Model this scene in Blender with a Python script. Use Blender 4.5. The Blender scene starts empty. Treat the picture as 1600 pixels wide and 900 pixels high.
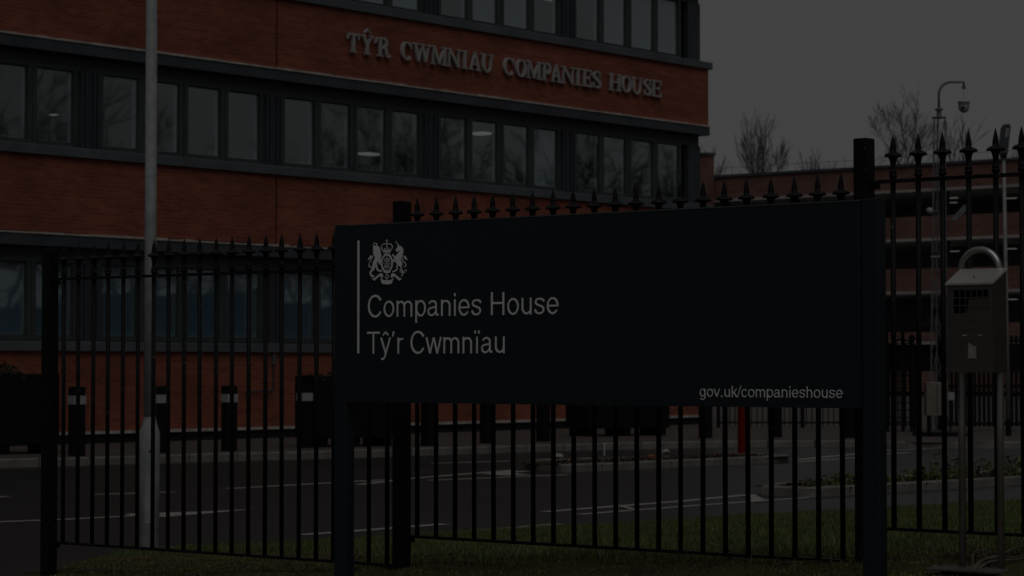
import bpy, bmesh, math, random
import numpy as np
from mathutils import Vector, Matrix
from mathutils.geometry import tessellate_polygon

R = math.radians
rnd = random.Random(7)
sc = bpy.context.scene
col = sc.collection

# ------------------------------------------------------------------ camera
F, HY, CAMZ = 3850.0, 573.0, 1.57
TH = math.atan((HY - 450) / F)
cd = bpy.data.cameras.new('camera')
cam = bpy.data.objects.new('camera', cd); col.objects.link(cam)
cd.sensor_width = 36; cd.lens = 36 * F / 1600
cd.clip_start = 0.1; cd.clip_end = 3000
cam.location = (0, 0, CAMZ); cam.rotation_euler = (R(90) + TH, 0, 0)
cd.dof.use_dof = True; cd.dof.focus_distance = 11.2; cd.dof.aperture_fstop = 9.0
sc.camera = cam
sc.render.resolution_x, sc.render.resolution_y = 1024, 576

# ------------------------------------------------------------------ overcast sky, soft sun
SUN_EL, SUN_AZ = R(56), R(172)          # azimuth clockwise from +Y (view direction)
w = bpy.data.worlds.new('World'); sc.world = w; w.use_nodes = True
nt = w.node_tree; bg = nt.nodes['Background']
sky = nt.nodes.new('ShaderNodeTexSky'); sky.sky_type = 'NISHITA'; sky.sun_disc = False
sky.sun_elevation = SUN_EL; sky.sun_rotation = SUN_AZ; sky.air_density = 1.0; sky.dust_density = 6.0
cl = nt.nodes.new('ShaderNodeRGB'); cl.outputs[0].default_value = (3.98, 4.0, 4.02, 1)   # even cloud layer
mx = nt.nodes.new('ShaderNodeMix'); mx.data_type = 'RGBA'; mx.inputs[0].default_value = 0.985
nt.links.new(sky.outputs[0], mx.inputs[6]); nt.links.new(cl.outputs[0], mx.inputs[7])
nt.links.new(mx.outputs[2], bg.inputs[0]); bg.inputs[1].default_value = 0.066
sd = bpy.data.lights.new('sun', 'SUN'); sun = bpy.data.objects.new('sun', sd); col.objects.link(sun)
sd.energy = 1.5; sd.angle = R(50); sd.color = (1.0, 0.985, 0.96)
sv = Vector((math.sin(SUN_AZ) * math.cos(SUN_EL), math.cos(SUN_AZ) * math.cos(SUN_EL), math.sin(SUN_EL)))
sun.rotation_euler = (-sv).to_track_quat('-Z', 'Y').to_euler()
sun.location = sv * 60
vs = sc.view_settings
vs.view_transform = 'Standard'; vs.look = 'None'; vs.gamma = 1; vs.use_curve_mapping = False
vs.exposure = -2.29
sc.cycles.use_denoising = True
sc.cycles.max_bounces = 8; sc.cycles.transparent_max_bounces = 24
sc.cycles.caustics_reflective = False; sc.cycles.caustics_refractive = False

# ------------------------------------------------------------------ pixel helpers (direction only)
def ray(px, py):
    x = (px - 800) / F; y = -(py - 450) / F
    return Vector((x, math.cos(TH) - y * math.sin(TH), math.sin(TH) + y * math.cos(TH)))
CAM = Vector((0, 0, CAMZ))
def G(px, py, z=0.0):
    d = ray(px, py); return CAM + d * ((z - CAMZ) / d.z)
def onplane(px, py, p, n):
    d = ray(px, py); return CAM + d * ((Vector(p) - CAM).dot(n) / d.dot(n))

# ------------------------------------------------------------------ materials
MATS = {}
def mat(name, c=(.5, .5, .5), rough=.6, spec=.5, metal=0., var=0., vscale=3., bump=0., bscale=20., c2=None, emit=None, detail=4., stretch=None, bdist=.01):
    if name in MATS: return MATS[name]
    m = bpy.data.materials.new(name); m.use_nodes = True; MATS[name] = m
    t = m.node_tree; p = t.nodes['Principled BSDF']
    p.inputs['Base Color'].default_value = (*c, 1); p.inputs['Roughness'].default_value = rough
    p.inputs['Specular IOR Level'].default_value = spec; p.inputs['Metallic'].default_value = metal
    if emit:
        p.inputs['Emission Color'].default_value = (*emit[0], 1); p.inputs['Emission Strength'].default_value = emit[1]
    tc = t.nodes.new('ShaderNodeTexCoord'); src = tc.outputs['Object']
    if stretch:
        mp = t.nodes.new('ShaderNodeMapping'); mp.inputs['Scale'].default_value = stretch
        t.links.new(src, mp.inputs[0]); src = mp.outputs[0]
    if var or c2:
        n = t.nodes.new('ShaderNodeTexNoise'); n.inputs['Scale'].default_value = vscale; n.inputs['Detail'].default_value = detail
        t.links.new(src, n.inputs['Vector'])
        r = t.nodes.new('ShaderNodeMapRange'); r.inputs[1].default_value = .32; r.inputs[2].default_value = .68
        t.links.new(n.outputs['Fac'], r.inputs[0])
        mix = t.nodes.new('ShaderNodeMix'); mix.data_type = 'RGBA'
        a = c if c2 else tuple(x * (1 - var) for x in c); b = c2 if c2 else tuple(min(1, x * (1 + var)) for x in c)
        mix.inputs[6].default_value = (*a, 1); mix.inputs[7].default_value = (*b, 1)
        t.links.new(r.outputs[0], mix.inputs[0]); t.links.new(mix.outputs[2], p.inputs['Base Color'])
    if bump:
        n2 = t.nodes.new('ShaderNodeTexNoise'); n2.inputs['Scale'].default_value = bscale; n2.inputs['Detail'].default_value = 6
        t.links.new(src, n2.inputs['Vector'])
        bp = t.nodes.new('ShaderNodeBump'); bp.inputs['Strength'].default_value = bump; bp.inputs['Distance'].default_value = bdist
        t.links.new(n2.outputs['Fac'], bp.inputs['Height']); t.links.new(bp.outputs[0], p.inputs['Normal'])
    return m

def brick_mat(name, c1, c2, cm, bw=.225, bh=.075):
    m = bpy.data.materials.new(name); m.use_nodes = True; t = m.node_tree; p = t.nodes['Principled BSDF']
    tc = t.nodes.new('ShaderNodeTexCoord'); sp = t.nodes.new('ShaderNodeSeparateXYZ'); cb = t.nodes.new('ShaderNodeCombineXYZ')
    t.links.new(tc.outputs['Object'], sp.inputs[0])
    ad = t.nodes.new('ShaderNodeMath'); ad.operation = 'ADD'
    t.links.new(sp.outputs['X'], ad.inputs[0]); t.links.new(sp.outputs['Y'], ad.inputs[1])
    t.links.new(ad.outputs[0], cb.inputs[0]); t.links.new(sp.outputs['Z'], cb.inputs[1])
    br = t.nodes.new('ShaderNodeTexBrick'); t.links.new(cb.outputs[0], br.inputs['Vector'])
    br.inputs['Scale'].default_value = 1; br.inputs['Brick Width'].default_value = bw; br.inputs['Row Height'].default_value = bh
    br.inputs['Mortar Size'].default_value = .0065; br.inputs['Mortar Smooth'].default_value = .3; br.inputs['Bias'].default_value = -.1
    br.inputs['Color1'].default_value = (*c1, 1); br.inputs['Color2'].default_value = (*c2, 1); br.inputs['Mortar'].default_value = (*cm, 1)
    n = t.nodes.new('ShaderNodeTexNoise'); n.inputs['Scale'].default_value = .55; n.inputs['Detail'].default_value = 6; n.inputs['Roughness'].default_value = .65
    mp = t.nodes.new('ShaderNodeMapping'); mp.inputs['Scale'].default_value = (1, 1, 2.2)
    t.links.new(tc.outputs['Object'], mp.inputs[0]); t.links.new(mp.outputs[0], n.inputs['Vector'])
    rr = t.nodes.new('ShaderNodeMapRange'); rr.inputs[1].default_value = .3; rr.inputs[2].default_value = .7; rr.inputs[3].default_value = .70; rr.inputs[4].default_value = 1.24
    t.links.new(n.outputs['Fac'], rr.inputs[0])
    # rows of darker courses, as fired batches were laid
    n3 = t.nodes.new('ShaderNodeTexNoise'); n3.inputs['Scale'].default_value = 1.0; n3.inputs['Detail'].default_value = 3
    mp3 = t.nodes.new('ShaderNodeMapping'); mp3.inputs['Scale'].default_value = (.35, .35, 9)
    t.links.new(tc.outputs['Object'], mp3.inputs[0]); t.links.new(mp3.outputs[0], n3.inputs['Vector'])
    r3 = t.nodes.new('ShaderNodeMapRange'); r3.inputs[1].default_value = .3; r3.inputs[2].default_value = .7; r3.inputs[3].default_value = .88; r3.inputs[4].default_value = 1.1
    t.links.new(n3.outputs['Fac'], r3.inputs[0])
    mm = t.nodes.new('ShaderNodeMath'); mm.operation = 'MULTIPLY'; t.links.new(rr.outputs[0], mm.inputs[0]); t.links.new(r3.outputs[0], mm.inputs[1])
    vm = t.nodes.new('ShaderNodeVectorMath'); vm.operation = 'SCALE'
    t.links.new(br.outputs['Color'], vm.inputs[0]); t.links.new(mm.outputs[0], vm.inputs['Scale'])
    t.links.new(vm.outputs[0], p.inputs['Base Color']); p.inputs['Roughness'].default_value = .85; p.inputs['Specular IOR Level'].default_value = .25
    bp = t.nodes.new('ShaderNodeBump'); bp.invert = True; bp.inputs['Strength'].default_value = .6; bp.inputs['Distance'].default_value = .008
    t.links.new(br.outputs['Fac'], bp.inputs['Height']); t.links.new(bp.outputs[0], p.inputs['Normal'])
    MATS[name] = m; return m

def glass_mat(name, ior=.56, tint=(.80, .86, .88), ripple=.02):
    m = bpy.data.materials.new(name); m.use_nodes = True; t = m.node_tree
    for n in list(t.nodes):
        if n.type == 'BSDF_PRINCIPLED': t.nodes.remove(n)
    out = t.nodes['Material Output']
    tr = t.nodes.new('ShaderNodeBsdfTransparent'); tr.inputs[0].default_value = (*tint, 1)
    gl = t.nodes.new('ShaderNodeBsdfGlossy'); gl.inputs['Roughness'].default_value = .024; gl.inputs['Color'].default_value = (.9, .95, .95, 1)
    lw = t.nodes.new('ShaderNodeLayerWeight'); lw.inputs['Blend'].default_value = .5
    fr = t.nodes.new('ShaderNodeMapRange'); fr.inputs[3].default_value = .07; fr.inputs[4].default_value = ior
    t.links.new(lw.outputs['Facing'], fr.inputs[0])
    tc = t.nodes.new('ShaderNodeTexCoord'); nz = t.nodes.new('ShaderNodeTexNoise'); nz.inputs['Scale'].default_value = 1.3; nz.inputs['Detail'].default_value = 1
    t.links.new(tc.outputs['Object'], nz.inputs['Vector'])
    bp = t.nodes.new('ShaderNodeBump'); bp.inputs['Strength'].default_value = ripple; bp.inputs['Distance'].default_value = .1
    t.links.new(nz.outputs['Fac'], bp.inputs['Height']); t.links.new(bp.outputs[0], gl.inputs['Normal'])
    mx = t.nodes.new('ShaderNodeMixShader'); t.links.new(fr.outputs[0], mx.inputs[0]); t.links.new(tr.outputs[0], mx.inputs[1]); t.links.new(gl.outputs[0], mx.inputs[2])
    t.links.new(mx.outputs[0], out.inputs[0]); MATS[name] = m; return m

def speckle_mat(name, c, spot, rough=.5, spec=.3, scale=60, thr=.72):
    """dark paint with pale specks of lichen and chipped paint"""
    m = mat(name, c, rough, spec, bump=.15, bscale=90, bdist=.002); t = m.node_tree; p = t.nodes['Principled BSDF']
    tc = t.nodes.new('ShaderNodeTexCoord'); n = t.nodes.new('ShaderNodeTexNoise'); n.inputs['Scale'].default_value = scale; n.inputs['Detail'].default_value = 3
    oi = t.nodes.new('ShaderNodeObjectInfo'); ml = t.nodes.new('ShaderNodeMath'); ml.operation = 'MULTIPLY'; ml.inputs[1].default_value = 57.0
    t.links.new(oi.outputs['Random'], ml.inputs[0]); va = t.nodes.new('ShaderNodeVectorMath'); va.operation = 'ADD'
    t.links.new(tc.outputs['Object'], va.inputs[0]); t.links.new(ml.outputs[0], va.inputs[1]); t.links.new(va.outputs[0], n.inputs['Vector'])
    r = t.nodes.new('ShaderNodeMapRange'); r.inputs[1].default_value = thr; r.inputs[2].default_value = thr + .06
    t.links.new(n.outputs['Fac'], r.inputs[0])
    mix = t.nodes.new('ShaderNodeMix'); mix.data_type = 'RGBA'; mix.inputs[6].default_value = (*c, 1); mix.inputs[7].default_value = (*spot, 1)
    t.links.new(r.outputs[0], mix.inputs[0]); t.links.new(mix.outputs[2], p.inputs['Base Color'])
    return m

def attr_mat(name, rough=.7, spec=.2):
    m = bpy.data.materials.new(name); m.use_nodes = True; t = m.node_tree; p = t.nodes['Principled BSDF']
    a = t.nodes.new('ShaderNodeAttribute'); a.attribute_name = 'tint'; t.links.new(a.outputs['Color'], p.inputs['Base Color'])
    p.inputs['Roughness'].default_value = rough; p.inputs['Specular IOR Level'].default_value = spec; MATS[name] = m; return m

BRICK = brick_mat('office_brick', (.25, .067, .041), (.35, .098, .058), (.275, .135, .105))
BRICK2 = brick_mat('car_park_brick', (.19, .098, .082), (.225, .118, .098), (.19, .12, .105))  # dull, greyed brick: distance haze is put into the colour
M_SILL = mat('grey_sill', (.100, .113, .125), .55, .4, var=.18, vscale=1.2)
M_FASC = mat('slate_fascia', (.060, .068, .080), .5, .4, var=.2, vscale=.9)
M_FLASH = mat('pale_flashing', (.62, .57, .53), .8, .2, c2=(.36, .32, .29), vscale=5)
M_FRAME = mat('window_frame_grey', (.062, .071, .074), .45, .4, var=.15, vscale=2)
M_PIER = mat('pier_panel', (.052, .058, .068), .5, .4, var=.15, vscale=.8)
M_HEAD = mat('window_head', (.085, .095, .095), .6, .3)
M_GLASS = glass_mat('office_glass')
M_INT = mat('office_interior', (.30, .30, .29), .9, .1)
M_CARP = mat('office_carpet', (.10, .11, .12), .95, .05)
M_BLIND = mat('blue_blind', (.40, .50, .62), .8, .1, var=.08, vscale=1.5)
M_BLIND2 = mat('grey_blind', (.46, .52, .54), .8, .1, var=.08, vscale=1.5)
M_LINING = mat('white_lining', (.75, .75, .74), .6, .3)
M_LAMP = mat('office_strip_light', (.8, .8, .8), emit=((1, .97, .9), .62))
M_LET = mat('cast_letters', (.54, .52, .51), .45, .5, metal=.1, c2=(.30, .295, .29), vscale=1.6)
M_PLINTH = mat('dark_plinth', (.016, .017, .018), .7, .3)
M_BLACK = speckle_mat('railing_paint', (.0060, .0063, .0067), (.10, .088, .072), .5, .16, 55, .665)
M_BLACK2 = mat('black_steel', (.008, .0085, .009), .6, .15)
M_SIGN = mat('sign_panel', (.0152, .0210, .0285), .42, .22, var=.06, vscale=1.2, bump=.02, bscale=3)
M_SIGNP = mat('sign_post', (.0150, .0200, .0265), .4, .25)
M_SEDGE = mat('sign_edge_highlight', (.075, .08, .088), .5, .4)  # paler than the panel: highlight of the top edge, put into the colour
M_WHITE = mat('white_vinyl', (.80, .81, .82), .45, .3)
M_MAST = mat('mast_steel', (.15, .155, .16), .5, .3, var=.2, vscale=8)
M_GALV = mat('galvanised_steel', (.50, .52, .52), .5, .4, metal=.05, c2=(.36, .38, .385), vscale=14)
M_GALVB = mat('weathered_galvanised', (.36, .375, .375), .6, .3, c2=(.24, .255, .26), vscale=7)
M_GALVL = mat('pale_galvanised', (.26, .26, .26), .55, .4, var=.2, vscale=10)
M_INOX = mat('brushed_steel', (.13, .115, .105), .36, .5, metal=.75, var=.12, vscale=6, stretch=(1, 1, 12))
M_INOXL = mat('bright_steel', (.50, .49, .47), .35, .5, metal=.45, var=.1, vscale=8)
M_TUBE = mat('steel_tube', (.42, .405, .40), .28, .5, metal=.8)
M_PLATE = mat('dull_plate', (.10, .092, .08), .6, .3, c2=(.06, .055, .05), vscale=12)
M_DARK = mat('dark_void', (.006, .006, .006), .9, .05)
M_PAPER = mat('torn_sticker', (.40, .37, .35), .8, .1, c2=(.24, .21, .19), vscale=70)
M_ROAD = mat('asphalt', (.019, .0187, .0184), .38, .34, c2=(.029, .0285, .028), vscale=.5, bump=.25, bscale=140, detail=8, bdist=.004)
M_PAINT = mat('road_paint', (.40, .375, .35), .65, .3, c2=(.25, .235, .22), vscale=9, detail=8)
M_PAVE = mat('block_paving', (.105, .085, .076), .7, .35, c2=(.075, .064, .058), vscale=1.5, bump=.3, bscale=30)
M_KERB = mat('concrete_kerb', (.25, .235, .215), .85, .2, c2=(.165, .155, .142), vscale=3.5, bump=.2, bscale=40)
M_SOIL = mat('moss_soil', (.055, .046, .024), .95, .1, c2=(.085, .082, .032), vscale=4, bump=1., bscale=30, detail=8, bdist=.03)
M_BED = mat('bed_soil', (.045, .035, .027), .95, .1, c2=(.028, .022, .018), vscale=6, bump=1., bscale=20, bdist=.03)
M_LEAF = attr_mat('leaf_blades')
M_BARK = mat('bark', (.075, .066, .058), .9, .1, var=.25, vscale=4)
M_TWIG = mat('dead_twig', (.16, .135, .11), .85, .2, c2=(.09, .07, .055), vscale=12)
M_RED = mat('red_post_paint', (.17, .003, .003), .5, .3)
M_REFL = mat('white_reflector', (.34, .35, .36), .5, .3)
M_CREAM = mat('cream_cabinet', (.19, .175, .14), .6, .3, var=.12, vscale=4)
M_CONC = mat('pale_concrete', (.40, .365, .345), .85, .2, var=.15, vscale=.6)
M_CPINT = mat('car_park_concrete', (.62, .62, .61), .9, .1)
M_TUBEL = mat('car_park_tube_light', (.8, .8, .8), emit=((1, .95, .85), .36))
M_DOME = mat('camera_shell', (.42, .42, .42), .4, .4)
M_GROUND = mat('far_ground', (.055, .056, .05), .9, .2, var=.2, vscale=.05)

# ------------------------------------------------------------------ mesh builder
class MB:
    def __init__(s): s.v = []; s.f = []
    def add(s, vs, fs):
        o = len(s.v); s.v += [tuple(p) for p in vs]; s.f += [tuple(i + o for i in f) for f in fs]; return s
    def box(s, x0, x1, y0, y1, z0, z1):
        return s.add([(x0,y0,z0),(x1,y0,z0),(x1,y1,z0),(x0,y1,z0),(x0,y0,z1),(x1,y0,z1),(x1,y1,z1),(x0,y1,z1)],
                     [(0,3,2,1),(4,5,6,7),(0,1,5,4),(1,2,6,5),(2,3,7,6),(3,0,4,7)])
    def bbox(s, x0, x1, y0, y1, z0, z1, b=.006):
        """box with chamfered top and vertical edges"""
        def ring(i, z):
            return [(x0+i+b,y0+i,z),(x1-i-b,y0+i,z),(x1-i,y0+i+b,z),(x1-i,y1-i-b,z),(x1-i-b,y1-i,z),(x0+i+b,y1-i,z),(x0+i,y1-i-b,z),(x0+i,y0+i+b,z)]
        rs = [ring(0, z0), ring(0, z1 - b), ring(b, z1)]
        vs = [p for r in rs for p in r]; fs = [tuple(range(7, -1, -1)), tuple(range(16, 24))]
        for k in range(2):
            for i in range(8): j = (i + 1) % 8; fs.append((k*8+i, k*8+j, k*8+8+j, k*8+8+i))
        return s.add(vs, fs)
    def prism(s, poly, z0, z1):
        """poly: xy outline, extruded in z"""
        n = len(poly); a = sum(poly[i][0]*poly[(i+1)%n][1]-poly[(i+1)%n][0]*poly[i][1] for i in range(n))
        if a < 0: poly = poly[::-1]
        tri = tessellate_polygon([[Vector((p[0], p[1], 0)) for p in poly]])
        vs = [(p[0], p[1], z0) for p in poly] + [(p[0], p[1], z1) for p in poly]
        fs = []
        for t in tri:
            q = [poly[i] for i in t]; ar = (q[1][0]-q[0][0])*(q[2][1]-q[0][1])-(q[2][0]-q[0][0])*(q[1][1]-q[0][1])
            t = tuple(t) if ar > 0 else tuple(t[::-1])
            fs.append(tuple(i + n for i in t)); fs.append(t[::-1])
        for i in range(n): j = (i+1) % n; fs.append((i, j, j+n, i+n))
        return s.add(vs, fs)
    def vprism(s, poly, y0, y1):
        """poly: (x,z) outline facing -y, front at y0, back at y1"""
        k = MB().prism(poly, 0, 1)
        return s.add([(p[0], y0 if p[2] > .5 else y1, p[1]) for p in k.v], k.f)
    def tube(s, pts, rad, n=8, cap=True):
        pts = [Vector(p) for p in pts]; m = len(pts)
        rad = rad if isinstance(rad, (list, tuple)) else [rad] * m
        t0 = (pts[1] - pts[0]).normalized(); up = Vector((0,0,1)) if abs(t0.z) < .9 else Vector((1,0,0))
        a = t0.cross(up).normalized(); vs = []
        for i, p in enumerate(pts):
            t = ((pts[min(i+1,m-1)] - p).normalized() + (p - pts[max(i-1,0)]).normalized())
            t = t.normalized() if t.length > 1e-6 else t0
            a = (a - t * a.dot(t)); a = a.normalized() if a.length > 1e-6 else t.orthogonal().normalized()
            b = t.cross(a)
            for k in range(n):
                an = 2*math.pi*k/n; vs.append(p + (a*math.cos(an) + b*math.sin(an)) * rad[i])
        fs = [(i*n+k, i*n+(k+1)%n, (i+1)*n+(k+1)%n, (i+1)*n+k) for i in range(m-1) for k in range(n)]
        if cap: fs += [tuple(range(n-1,-1,-1)), tuple(range((m-1)*n, m*n))]
        return s.add(vs, fs)
    def lathe(s, prof, n=12, c=(0,0,0), lobe=None):
        vs = []
        for i, (r, z) in enumerate(prof):
            for k in range(n):
                an = 2*math.pi*k/n; q = r * (1 + (lobe[i] if lobe else 0) * (abs(math.cos(2*an))*2-1)) if lobe else r
                vs.append((c[0]+q*math.cos(an), c[1]+q*math.sin(an), c[2]+z))
        m = len(prof)
        fs = [(i*n+k, i*n+(k+1)%n, (i+1)*n+(k+1)%n, (i+1)*n+k) for i in range(m-1) for k in range(n)]
        fs += [tuple(range(n-1,-1,-1)), tuple(range((m-1)*n, m*n))]
        return s.add(vs, fs)
    def stroke(s, pts, wd, y0, y1):
        """flat pen stroke in the xz plane with thickness in y; wd number or list"""
        n = len(pts); wd = wd if isinstance(wd, (list, tuple)) else [wd]*n
        L, Rr = [], []
        for i in range(n):
            x, z = pts[i]
            def dirn(a, b):
                dx, dz = b[0]-a[0], b[1]-a[1]; l = math.hypot(dx, dz) or 1; return dx/l, dz/l
            d1 = dirn(pts[i-1], pts[i]) if i else dirn(pts[0], pts[1])
            d2 = dirn(pts[i], pts[i+1]) if i < n-1 else d1
            nx, nz = -(d1[1]+d2[1]), d1[0]+d2[0]; l = math.hypot(nx, nz)
            if l < 1e-6: nx, nz, l = -d1[1], d1[0], 1
            nx, nz = nx/l, nz/l; k = max(.38, nx*-d1[1] + nz*d1[0]); h = wd[i]/2/k
            L.append((x+nx*h, z+nz*h)); Rr.append((x-nx*h, z-nz*h))
        vs = [(p[0], y0, p[1]) for p in L+Rr] + [(p[0], y1, p[1]) for p in L+Rr]; q = 2*n; fs = []
        for i in range(n-1):
            fs += [(i, i+1, n+i+1, n+i)[::-1], (q+i, q+i+1, q+n+i+1, q+n+i), (i, q+i, q+i+1, i+1)[::-1], (n+i, n+i+1, q+n+i+1, q+n+i)[::-1]]
        fs += [(0, n, q+n, q), (n-1, q+n-1, q+2*n-1, 2*n-1)]
        return s.add(vs, fs)
    def mesh(s, name, m, smooth=False):
        me = bpy.data.meshes.new(name); me.from_pydata(s.v, [], s.f); me.materials.append(m)
        if smooth: me.polygons.foreach_set('use_smooth', [True]*len(me.polygons))
        me.update(); return me
    def build(s, name, m, parent=None, loc=(0,0,0), smooth=False, rz=0):
        return link(name, s.mesh(name, m, smooth), parent, loc, rz)

def link(name, me, parent=None, loc=(0,0,0), rz=0):
    o = bpy.data.objects.new(name, me); col.objects.link(o); o.parent = parent; o.location = loc; o.rotation_euler = (0,0,rz); return o
def smooth_by_angle(o, ang=40):
    me = o.data; me.polygons.foreach_set('use_smooth', [True]*len(me.polygons))
    bm = bmesh.new(); bm.from_mesh(me)
    for e in bm.edges:
        e.smooth = len(e.link_faces) == 2 and e.calc_face_angle(0) < R(ang)
    bm.to_mesh(me); bm.free(); return o
def tag(o, label=None, cat=None, group=None, kind=None):
    if label: o['label'] = label
    if cat: o['category'] = cat
    if group: o['group'] = group
    if kind: o['kind'] = kind
    return o
def thing(name, loc, rz=0, label=None, cat=None, group=None):
    o = bpy.data.objects.new(name, None); col.objects.link(o); o.location = loc; o.rotation_euler = (0,0,rz)
    o.empty_display_size = .2
    return tag(o, label, cat, group)
def arc(cx, cy, rx, ry, a0, a1, n=14):
    return [(cx+rx*math.cos(R(a0+(a1-a0)*i/n)), cy+ry*math.sin(R(a0+(a1-a0)*i/n))) for i in range(n+1)]
def spline(pts, k=5, closed=False):
    out = []; n = len(pts); rng = range(n if closed else n-1)
    for i in rng:
        g = (lambda j: pts[j % n]) if closed else (lambda j: pts[max(0, min(n-1, j))])
        p0, p1, p2, p3 = g(i-1), g(i), g(i+1), g(i+2)
        for q in range(k):
            t = q/k; out.append(tuple(.5*((2*p1[c]) + (-p0[c]+p2[c])*t + (2*p0[c]-5*p1[c]+4*p2[c]-p3[c])*t*t + (-p0[c]+3*p1[c]-3*p2[c]+p3[c])*t**3) for c in range(len(p1))))
    if not closed: out.append(tuple(pts[-1]))
    return out

# ================================================================== the ground
def flat(name, poly, z, m, parent=None):
    mb = MB(); n = len(poly)
    tri = tessellate_polygon([[Vector((p[0], p[1], 0)) for p in poly]]); fs = []
    for t in tri:
        q = [poly[i] for i in t]; ar = (q[1][0]-q[0][0])*(q[2][1]-q[0][1])-(q[2][0]-q[0][0])*(q[1][1]-q[0][1])
        fs.append(tuple(t) if ar > 0 else tuple(t[::-1]))
    mb.add([(p[0], p[1], z) for p in poly], fs); return mb.build(name, m, parent)
tag(flat('ground', [(-1500,-300),(1500,-300),(1500,2500),(-1500,2500)], -.06, M_GROUND), kind='structure')
road = tag(flat('road', [(-60,-30),(70,-30),(70,120),(-60,120)], 0, M_ROAD), kind='structure')

# grass bank: a plane rising from the road edge towards the camera
EDGE = Vector((-3.25, 20.56)); EN = Vector((.65, -.76)).normalized(); ED = Vector((.76, .65)).normalized()
FA = math.atan2(-.629, .777); FD = Vector((math.cos(FA), math.sin(FA))); FW = Vector((-FD.y, FD.x))
Q0 = Vector((-2.646, 14.11))
def vnoise(x, y, s=0):
    return (math.sin(x*1.7+s)+math.sin(y*2.3+1.3*s)+math.sin((x+y)*3.1+2*s)+.6*math.sin((x-2*y)*5.3+s))*.25
def bank_h(x, y):
    d = (Vector((x, y)) - EDGE).dot(EN)
    wv = (Vector((x, y)) - Q0).dot(FW)
    h = .02 + .067 * d
    if wv < 0: h += wv*.13
    if wv < -.9: h += (wv+.9)*.03
    xl = x - (-3.22 + .04*math.sin(y*1.3))
    h = min(h, xl * .95 + .02*vnoise(x*3, y*3))
    h += .018 * vnoise(x*1.3, y*1.3, 2) + .010*vnoise(x*4, y*4, 5)
    if wv < 2.5: h += min(1, 2.5-wv)*(.012*math.sin(x*11.3+2*math.sin(y*3.7))*math.sin(y*9.1+1.7*math.sin(x*4.3)) + .008*math.sin(x*23+y*7)*math.sin(y*19-x*5))
    if d < .35: h = min(h, d * .35 + .01)
    return h
def bank():
    x0, x1, y0, y1, st = -4.2, 14.0, 5.0, 36.0, .085
    nx, ny = int((x1-x0)/st), int((y1-y0)/st); mb = MB(); vs = []
    for j in range(ny+1):
        for i in range(nx+1):
            x, y = x0+i*st, y0+j*st; h = bank_h(x, y); vs.append((x, y, max(h, -.05)))
    fs = []
    for j in range(ny):
        for i in range(nx):
            a = j*(nx+1)+i; q = (a, a+1, a+nx+2, a+nx+1)
            if max(vs[k][2] for k in q) > -.045: fs.append(q)
    mb.add(vs, fs); return mb.build('grass_bank', M_SOIL, smooth=True)
tag(bank(), kind='structure')

def scatter_blades(name, label, cat, pts, hmin, hmax, wmin, wmax, tint, lean=.5, seed=1, patchy=False):
    """one triangle pair per blade; pts is an array of xyz roots"""
    g = np.random.default_rng(seed); n = len(pts); pts = np.asarray(pts)
    an = g.uniform(0, 2*np.pi, n); h = g.uniform(hmin, hmax, n); wd = g.uniform(wmin, wmax, n)
    l = g.uniform(0, lean, n) * h; la = g.uniform(0, 2*np.pi, n)
    dx, dy = np.cos(an)*wd/2, np.sin(an)*wd/2
    A = pts + np.stack([dx, dy, np.zeros(n)], 1); B = pts - np.stack([dx, dy, np.zeros(n)], 1)
    mid = pts + np.stack([np.cos(la)*l*.35, np.sin(la)*l*.35, h*.6], 1)
    Cc = mid + np.stack([dx, dy, np.zeros(n)], 1)*.7; Dd = mid - np.stack([dx, dy, np.zeros(n)], 1)*.7
    T = pts + np.stack([np.cos(la)*l, np.sin(la)*l, h], 1)
    V = np.stack([A, B, Dd, Cc, T], 1).reshape(-1, 3); k = np.arange(n)*5
    me = bpy.data.meshes.new(name); me.vertices.add(5*n); me.vertices.foreach_set('co', V.ravel())
    loops = np.stack([k, k+1, k+2, k+3, k+3, k+2, k+4], 1).ravel()
    me.loops.add(7*n); me.loops.foreach_set('vertex_index', loops.astype(np.int32))
    me.polygons.add(2*n); st = np.stack([np.arange(n)*7, np.arange(n)*7+4], 1).ravel(); me.polygons.foreach_set('loop_start', st.astype(np.int32))
    me.update(calc_edges=True)
    at = me.attributes.new('tint', 'FLOAT_COLOR', 'FACE')
    ci = g.random(n) if not patchy else np.clip(.5+.42*(np.sin(pts[:,0]*3.1+1)*np.sin(pts[:,1]*2.3)+.6*np.sin(pts[:,0]*7.3+pts[:,1]*5.1))+g.normal(0,.16,n), 0, .999); cs = np.array(tint); k0 = np.minimum((ci*len(cs)).astype(int), len(cs)-1)
    c = cs[k0] * g.uniform(.75, 1.3, (n, 1)); c = np.concatenate([c, np.ones((n, 1))], 1)
    at.data.foreach_set('color', np.repeat(c, 2, axis=0).ravel()); me.materials.append(M_LEAF)
    o = bpy.data.objects.new(name, me); col.objects.link(o)
    return tag(o, label, cat, kind='stuff')

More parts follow.
